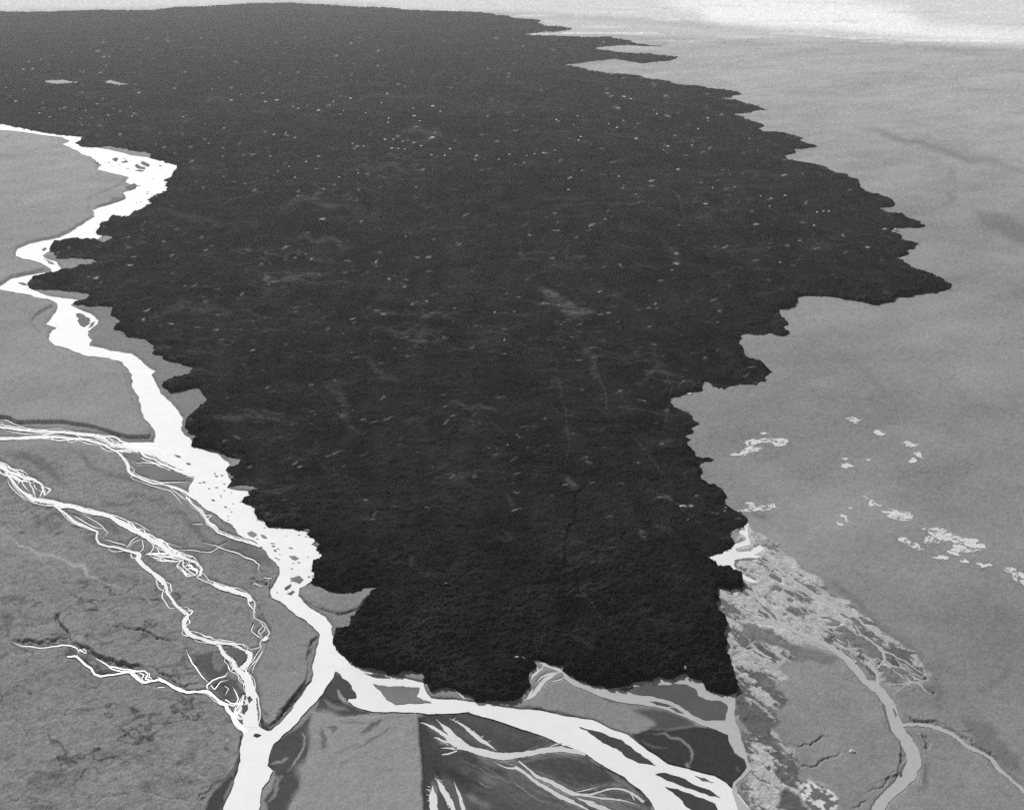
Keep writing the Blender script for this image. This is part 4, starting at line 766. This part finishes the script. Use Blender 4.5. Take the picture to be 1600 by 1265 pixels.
ARCS = [((868,590),(884,640),(890,700),(880,745)),((925,560),(945,610),(950,660)),((1040,560),(1048,620),(1030,690)),((985,680),(1015,715),(1050,760)),((960,640),(1000,640),(1050,655)),((860,470),(900,520),(960,545)),((700,640),(760,650),(800,690)),((470,600),(520,640),(575,690)),((330,520),(420,500),(520,510)),((260,400),(380,390),(480,415)),((560,480),(660,500),(740,470)),((1030,280),(1060,310),(1075,360)),((760,820),(800,845),(830,835)),((880,920),(920,945),(960,1000)),((640,770),(700,745),(790,735)),((1000,760),(1060,790),(1110,830)),((620,960),(660,975),(700,960)),((400,640),(470,655),(520,680)),((1100,440),(1150,420),(1220,430)),((880,330),(960,320),(1050,335))]
for i, l in enumerate(ARCS): lava_mask(dust, list(l), 1.7, 1, 5000 + i, .045, .8, .06)
tl *= 1 + .55 * np.clip(fbm(wx * 1.1, wy * .3, 42, 3, 351, .6), -.6, .9)
tl += dust[use] * (.6 + .9 * np.clip(fbm(wx * .5, wy, 14, 3, 341), -.6, 1))
tl *= 1 + .40 * RNG.uniform(-1, 1, len(tl))
tl = np.clip(tl, .004, .3)
zfull = np.zeros(L_.nr * L_.nc, np.float32); tfull = np.zeros_like(zfull)
ui = np.flatnonzero(use.ravel()); zfull[ui] = zl; tfull[ui] = tl
col = np.stack([L_.X.ravel(), L_.Y.ravel(), zfull], -1)
incell = lm[:-1, :-1] | lm[1:, :-1] | lm[:-1, 1:] | lm[1:, 1:]
tag(big_mesh('lava_field', col, L_.quads(incell), M_LAVA, tfull), 'vast dark rugged lava flow filling the middle of the plain', kind='structure')

def lava_height(x, y):
    c = int(round(np.interp(math.atan2(x, y), L_.th, np.arange(L_.nc)))); r = int(round(np.interp(math.hypot(x, y), L_.r, np.arange(L_.nr))))
    w = zfull.reshape(L_.nr, L_.nc)[max(0, r - 2):r + 3, max(0, c - 2):c + 3]
    return float(w.max())

# ------------------------------------------------------------------ water
tag(union_sheet('river', [riverA_w], -.50, M_WATER), 'bright main river along the left edge of the lava', kind='structure')
tag(union_sheet('river', [riverB_w], -.46, M_LOWRIVER), 'bright lower river flowing right below the lava front', kind='structure')
tag(union_sheet('stream', br1_w, -.42, M_WATER), 'braided stream under the square cut bank', kind='structure')
tag(union_sheet('stream', br1b_w, -.42, M_WATER), 'thin side strands left of the main river', kind='structure')
tag(union_sheet('stream', br2_w, -.38, M_WATER), 'long braided stream crossing the lower left plain', kind='structure')
tag(union_sheet('stream', br3_w, -.34, M_STREAM), 'small braided stream in the dark gully lower left', kind='structure')
tag(union_sheet('stream', SIDE, -.44, M_STREAM), 'thin grey side channels of the braided streams', kind='structure')
tag(union_sheet('stream', pale_w, -.30, M_STREAM), 'pale silty streams over the dark flats', kind='structure')
tag(union_sheet('stream', film_w, -.28, M_CREEK), 'grey stream hugging the lava front and its right foot', kind='structure')
tag(union_sheet('creek', creek_w, -.30, M_CREEK), 'grey forked creek on the right hand plain', kind='structure')
tag(union_sheet('pond', creekp_w, -.26, M_LOWRIVER), 'bright pool in the notch of the lava at the right', kind='structure')

# ------------------------------------------------------------------ islands and bars
random.seed(55)
for label, pts, t in BARS:
    o = slab('gravel_bar', rough(world(pts), .1, 2, 3), -1.2, .1, M_GROUND, t)
    tag(o, label, 'gravel bar', 'gravel bars and islets in the rivers')
inside_river = G.fill(riverA_w)
def in_water(x, y):
    c = int(round(np.interp(math.atan2(x, y), G.th, np.arange(G.nc)))); r = int(round(np.interp(math.hypot(x, y), G.r, np.arange(G.nr))))
    return inside_river[r - 2:r + 3, c - 2:c + 3].all()
rnd = random.Random(66); k = 0
while k < 62:
    if k < 44: px, py = rnd.uniform(290, 505), rnd.uniform(735, 925)
    else: px, py = rnd.uniform(120, 260), rnd.uniform(225, 320)
    x, y = ground_point(px, py)
    if not in_water(x, y): continue
    s = rnd.uniform(1.2, 3.2) * math.hypot(x, y) / 1900; n = rnd.randrange(6, 9); rot = rnd.uniform(-.9, -.2)
    pl = []
    for j in range(n):
        a = 2 * math.pi * j / n; u, v = s * 1.7 * math.cos(a) * rnd.uniform(.6, 1.2), s * .9 * math.sin(a) * rnd.uniform(.6, 1.2)
        pl.append((x + u * math.cos(rot) - v * math.sin(rot), y + u * math.sin(rot) + v * math.cos(rot)))
    o = slab('gravel_shoal', rough(pl, .12, 1.2, 2), -1.1, -.25, M_GROUND, rnd.uniform(.12, .3))
    tag(o, 'tiny dark speck of gravel showing through the bright left river', 'gravel shoal', 'tiny gravel specks in the left river')
    k += 1

# ------------------------------------------------------------------ pale patches on the plain: broken crust plates
def ground_height(x, y):
    c = int(np.interp(math.atan2(x, y), G.th, np.arange(G.nc))); r = int(np.interp(math.hypot(x, y), G.r, np.arange(G.nr)))
    return float(zg[r:r + 2, c:c + 2].max())

def crust(label, pts, seed):
    w = world(pts); P = np.array(rough(w, .26, 1.4, 4))
    x0, y0 = P.min(0); x1, y1 = P.max(0); st = max(1.1, math.hypot(x0, y0) / 1500)
    gx = np.arange(x0 - st, x1 + 2 * st, st); gy = np.arange(y0 - st, y1 + 2 * st, st)
    GX, GY = np.meshgrid(gx, gy)
    inside = np.zeros(GX.shape, bool)
    n = len(P)
    for i in range(n):
        (ax_, ay_), (bx_, by_) = P[i], P[(i + 1) % n]
        cnd = ((ay_ > GY) != (by_ > GY))
        with np.errstate(divide='ignore', invalid='ignore'):
            inside ^= cnd & (GX < (bx_ - ax_) * (GY - ay_) / (by_ - ay_ + 1e-12) + ax_)
    f = fbm(GX * .6 + GY * .4, GY * .9 - GX * .3, 11 * st ** .3, 3, seed, .6)
    keep = inside if (x1 - x0) * (y1 - y0) < 900 else inside & (np.abs(f) > .10) & (fbm(GX, GY, 30, 2, seed + 3) > -.42)
    cx, cy = float(P[:, 0].mean()), float(P[:, 1].mean())
    i = np.arange(GX.size).reshape(GX.shape)
    nz = GX.size
    jx = RNG.uniform(-.35, .35, GX.shape) * st; jy = RNG.uniform(-.35, .35, GX.shape) * st
    base = zg_sample(GX, GY)
    hgt = base + .45 + .25 * fbm(GX, GY, 6, 2, seed + 9)
    co_ = np.concatenate([np.stack([GX + jx - cx, GY + jy - cy, hgt], -1).reshape(-1, 3), np.stack([GX + jx - cx, GY + jy - cy, base - 1.0], -1).reshape(-1, 3)])
    cm = keep[:-1, :-1]
    q = np.stack([i[:-1, :-1], i[:-1, 1:], i[1:, 1:], i[1:, :-1]], -1)
    quads = [q[cm]]
    pad = np.pad(cm, 1)
    for (dy, dx, a, b) in ((0, -1, 0, 3), (0, 1, 2, 1), (-1, 0, 1, 0), (1, 0, 3, 2)):
        nb = pad[1 + dy:1 + dy + cm.shape[0], 1 + dx:1 + dx + cm.shape[1]]
        bd = cm & ~nb
        e = q[bd]
        if len(e): quads.append(np.stack([e[:, a], e[:, b], e[:, b] + nz, e[:, a] + nz], -1))
    quads = np.concatenate(quads)
    if not len(quads): return
    o = big_mesh('pale_patch', co_, quads, M_PATCH)
    o.location = (cx, cy, 0)
    for p in o.data.polygons: p.use_smooth = False
    tag(o, label, 'pale patch', 'pale crusted patches on the grey plain')

def zg_sample(GX, GY):
    c = np.clip(np.interp(np.arctan2(GX, GY), G.th, np.arange(G.nc)).astype(int), 0, G.nc - 2); r = np.clip(np.interp(np.hypot(GX, GY), G.r, np.arange(G.nr)).astype(int), 0, G.nr - 2)
    return np.maximum.reduce([zg[r, c], zg[r + 1, c], zg[r, c + 1], zg[r + 1, c + 1]])
for i, (label, pts) in enumerate(PATCHES): crust(label, pts, 400 + 11 * i)

# ------------------------------------------------------------------ bright flecks in the lava
def fleck(px, py, ln, label, rnd, group=True, tall=.42):
    """small irregular lens of pale material; ln = length in photo points"""
    x, y = ground_point(px, py); r = math.hypot(x, y)
    z = lava_height(x, y)
    x, y = ground_point(px, py, z)
    a = ln * .8 * math.hypot(r, ALT) / F; b = .62 * min(4 * a, rnd.uniform(.75, 1.05) * max(1.0, .24 * ln) * math.hypot(r, ALT) / F * math.hypot(r, ALT) / ALT)
    n = 14; rim = []
    for j in range(n):
        t = 2 * math.pi * j / n; k = rnd.uniform(.55, 1.15)
        rim.append((a * k * math.cos(t), b * k * math.sin(t) + a * .25 * math.cos(t) * rnd.uniform(-1, 1)))
    co_ = [(0, 0, .9 + .04 * a)] + [(u * .55, v * .55, .8 + .025 * a) for u, v in rim] + [(u, v, -.4) for u, v in rim] + [(u, v, -4) for u, v in rim]
    fs = []
    for j in range(n):
        k = (j + 1) % n
        fs += [[0, 1 + j, 1 + k], [1 + j, 1 + n + j, 1 + n + k, 1 + k], [1 + n + j, 1 + 2 * n + j, 1 + 2 * n + k, 1 + n + k]]
    me = bpy.data.meshes.new('pale_fleck'); me.from_pydata(co_, [], fs); me.update()
    o = link('pale_fleck', me, M_FLECK); o.location = (x, y, z)
    return tag(o, label, 'pale fleck', 'bright flecks scattered in the dark lava')
rnd = random.Random(77)
for x0, y0, L2 in FLECKS:
    for u, v, ln in L2:
        fleck(x0 + u / 3.953, y0 + v / 3.953, ln / 3.953 * .9, 'small bright fleck lying in the dark lava field', rnd)
for px, py, ln, lb in [(1066.5,790,7.5,'bright white fleck in the lava, larger of a pair near the right edge'),(1080,790,6.5,'bright white fleck in the lava, thinner of a pair near the right edge'),(1134,793,4,'bright fleck on the right rim of the lava tongue'),(697,911,2.5,'lone bright white dot low in the left half of the lava'),(1078,615,9,'bright fleck in the notch of the right lava margin'),(1071,1041,3,'lone bright dot in the lava close to its front')]:
    fleck(px, py, ln, lb, rnd)

# a pale boulder on the plain by the creek
def boulder(px, py, size, label):
    x, y = ground_point(px, py); n, m = 12, 7
    co_, fs = [], []
    for i in range(m + 1):
        for j in range(n):
            a = 2 * math.pi * j / n; b = math.pi * .5 * i / m
            k = size * (1 + .12 * math.sin(3 * a + i) + .08 * random.uniform(-1, 1))
            co_.append((k * 1.3 * math.cos(a) * math.cos(b), k * math.sin(a) * math.cos(b), k * .8 * math.sin(b) - .3))
    for i in range(m):
        for j in range(n): fs.append([i * n + j, i * n + (j + 1) % n, (i + 1) * n + (j + 1) % n, (i + 1) * n + j])
    me = bpy.data.meshes.new('boulder'); me.from_pydata(co_, [], fs); me.update()
    o = link('boulder', me, M_FLECK); o.location = (x, y, ground_height(x, y))
    tag(o, label, 'boulder')
boulder(1331.5, 1174, 3.2, 'pale rounded boulder alone on the plain left of the creek')

# ------------------------------------------------------------------ air
HZ = 70000
me = bpy.data.meshes.new('haze')
zb, zt = -12.0, ALT + 60
v = [(-HZ, -HZ, zb), (HZ, -HZ, zb), (HZ, HZ, zb), (-HZ, HZ, zb), (-HZ, -HZ, zt), (HZ, -HZ, zt), (HZ, HZ, zt), (-HZ, HZ, zt)]
me.from_pydata(v, [], [(0, 3, 2, 1), (4, 5, 6, 7), (0, 1, 5, 4), (1, 2, 6, 5), (2, 3, 7, 6), (3, 0, 4, 7)]); me.update()
m = bpy.data.materials.new('thin_haze'); m.use_nodes = True; nt = m.node_tree
nt.nodes.remove(nt.nodes['Principled BSDF'])
pv = nt.nodes.new('ShaderNodeVolumePrincipled'); pv.inputs['Color'].default_value = (.95, .95, .95, 1); pv.inputs['Density'].default_value = 1.3e-5; pv.inputs['Anisotropy'].default_value = .35
nt.links.new(pv.outputs[0], nt.nodes['Material Output'].inputs['Volume'])
tag(link('haze', me, m), kind='stuff')

# ------------------------------------------------------------------ light
SUN_EL, SUN_AZ = 38.0, -22.0        # azimuth from straight ahead, minus = left
world_ = bpy.data.worlds.new('World'); scene.world = world_; world_.use_nodes = True
nt = world_.node_tree; bg = nt.nodes['Background']
sky = nt.nodes.new('ShaderNodeTexSky'); sky.sky_type = 'NISHITA'; sky.sun_disc = False
sky.sun_elevation = D(SUN_EL); sky.sun_rotation = D(SUN_AZ)
bw = nt.nodes.new('ShaderNodeRGBToBW'); nt.links.new(sky.outputs[0], bw.inputs[0]); nt.links.new(bw.outputs[0], bg.inputs['Color'])
bg.inputs['Strength'].default_value = .1
sun = bpy.data.lights.new('sun', 'SUN'); sun.energy = 4.0; sun.angle = D(.5); sun.color = (1, 1, 1)
so = bpy.data.objects.new('sun', sun); COL.objects.link(so)
sd = Vector((math.sin(D(SUN_AZ)) * math.cos(D(SUN_EL)), math.cos(D(SUN_AZ)) * math.cos(D(SUN_EL)), math.sin(D(SUN_EL))))
so.rotation_euler = sd.to_track_quat('Z', 'Y').to_euler(); so.location = (0, 0, 900)

cam = bpy.data.cameras.new('camera'); co_ = bpy.data.objects.new('camera', cam); COL.objects.link(co_)
co_.location = (0, 0, ALT); co_.rotation_euler = (math.pi / 2 - PITCH, 0, 0)
cam.sensor_fit = 'HORIZONTAL'; cam.sensor_width = 36; cam.lens = 36 * F / W
cam.clip_start = 1; cam.clip_end = 200000
scene.camera = co_
scene.view_settings.view_transform = 'Standard'; scene.view_settings.look = 'None'
scene.view_settings.exposure = 0.15; scene.view_settings.gamma = 1
scene.cycles.use_denoising = False
scene.cycles.volume_bounces = 0; scene.cycles.max_bounces = 4; scene.cycles.transparent_max_bounces = 8
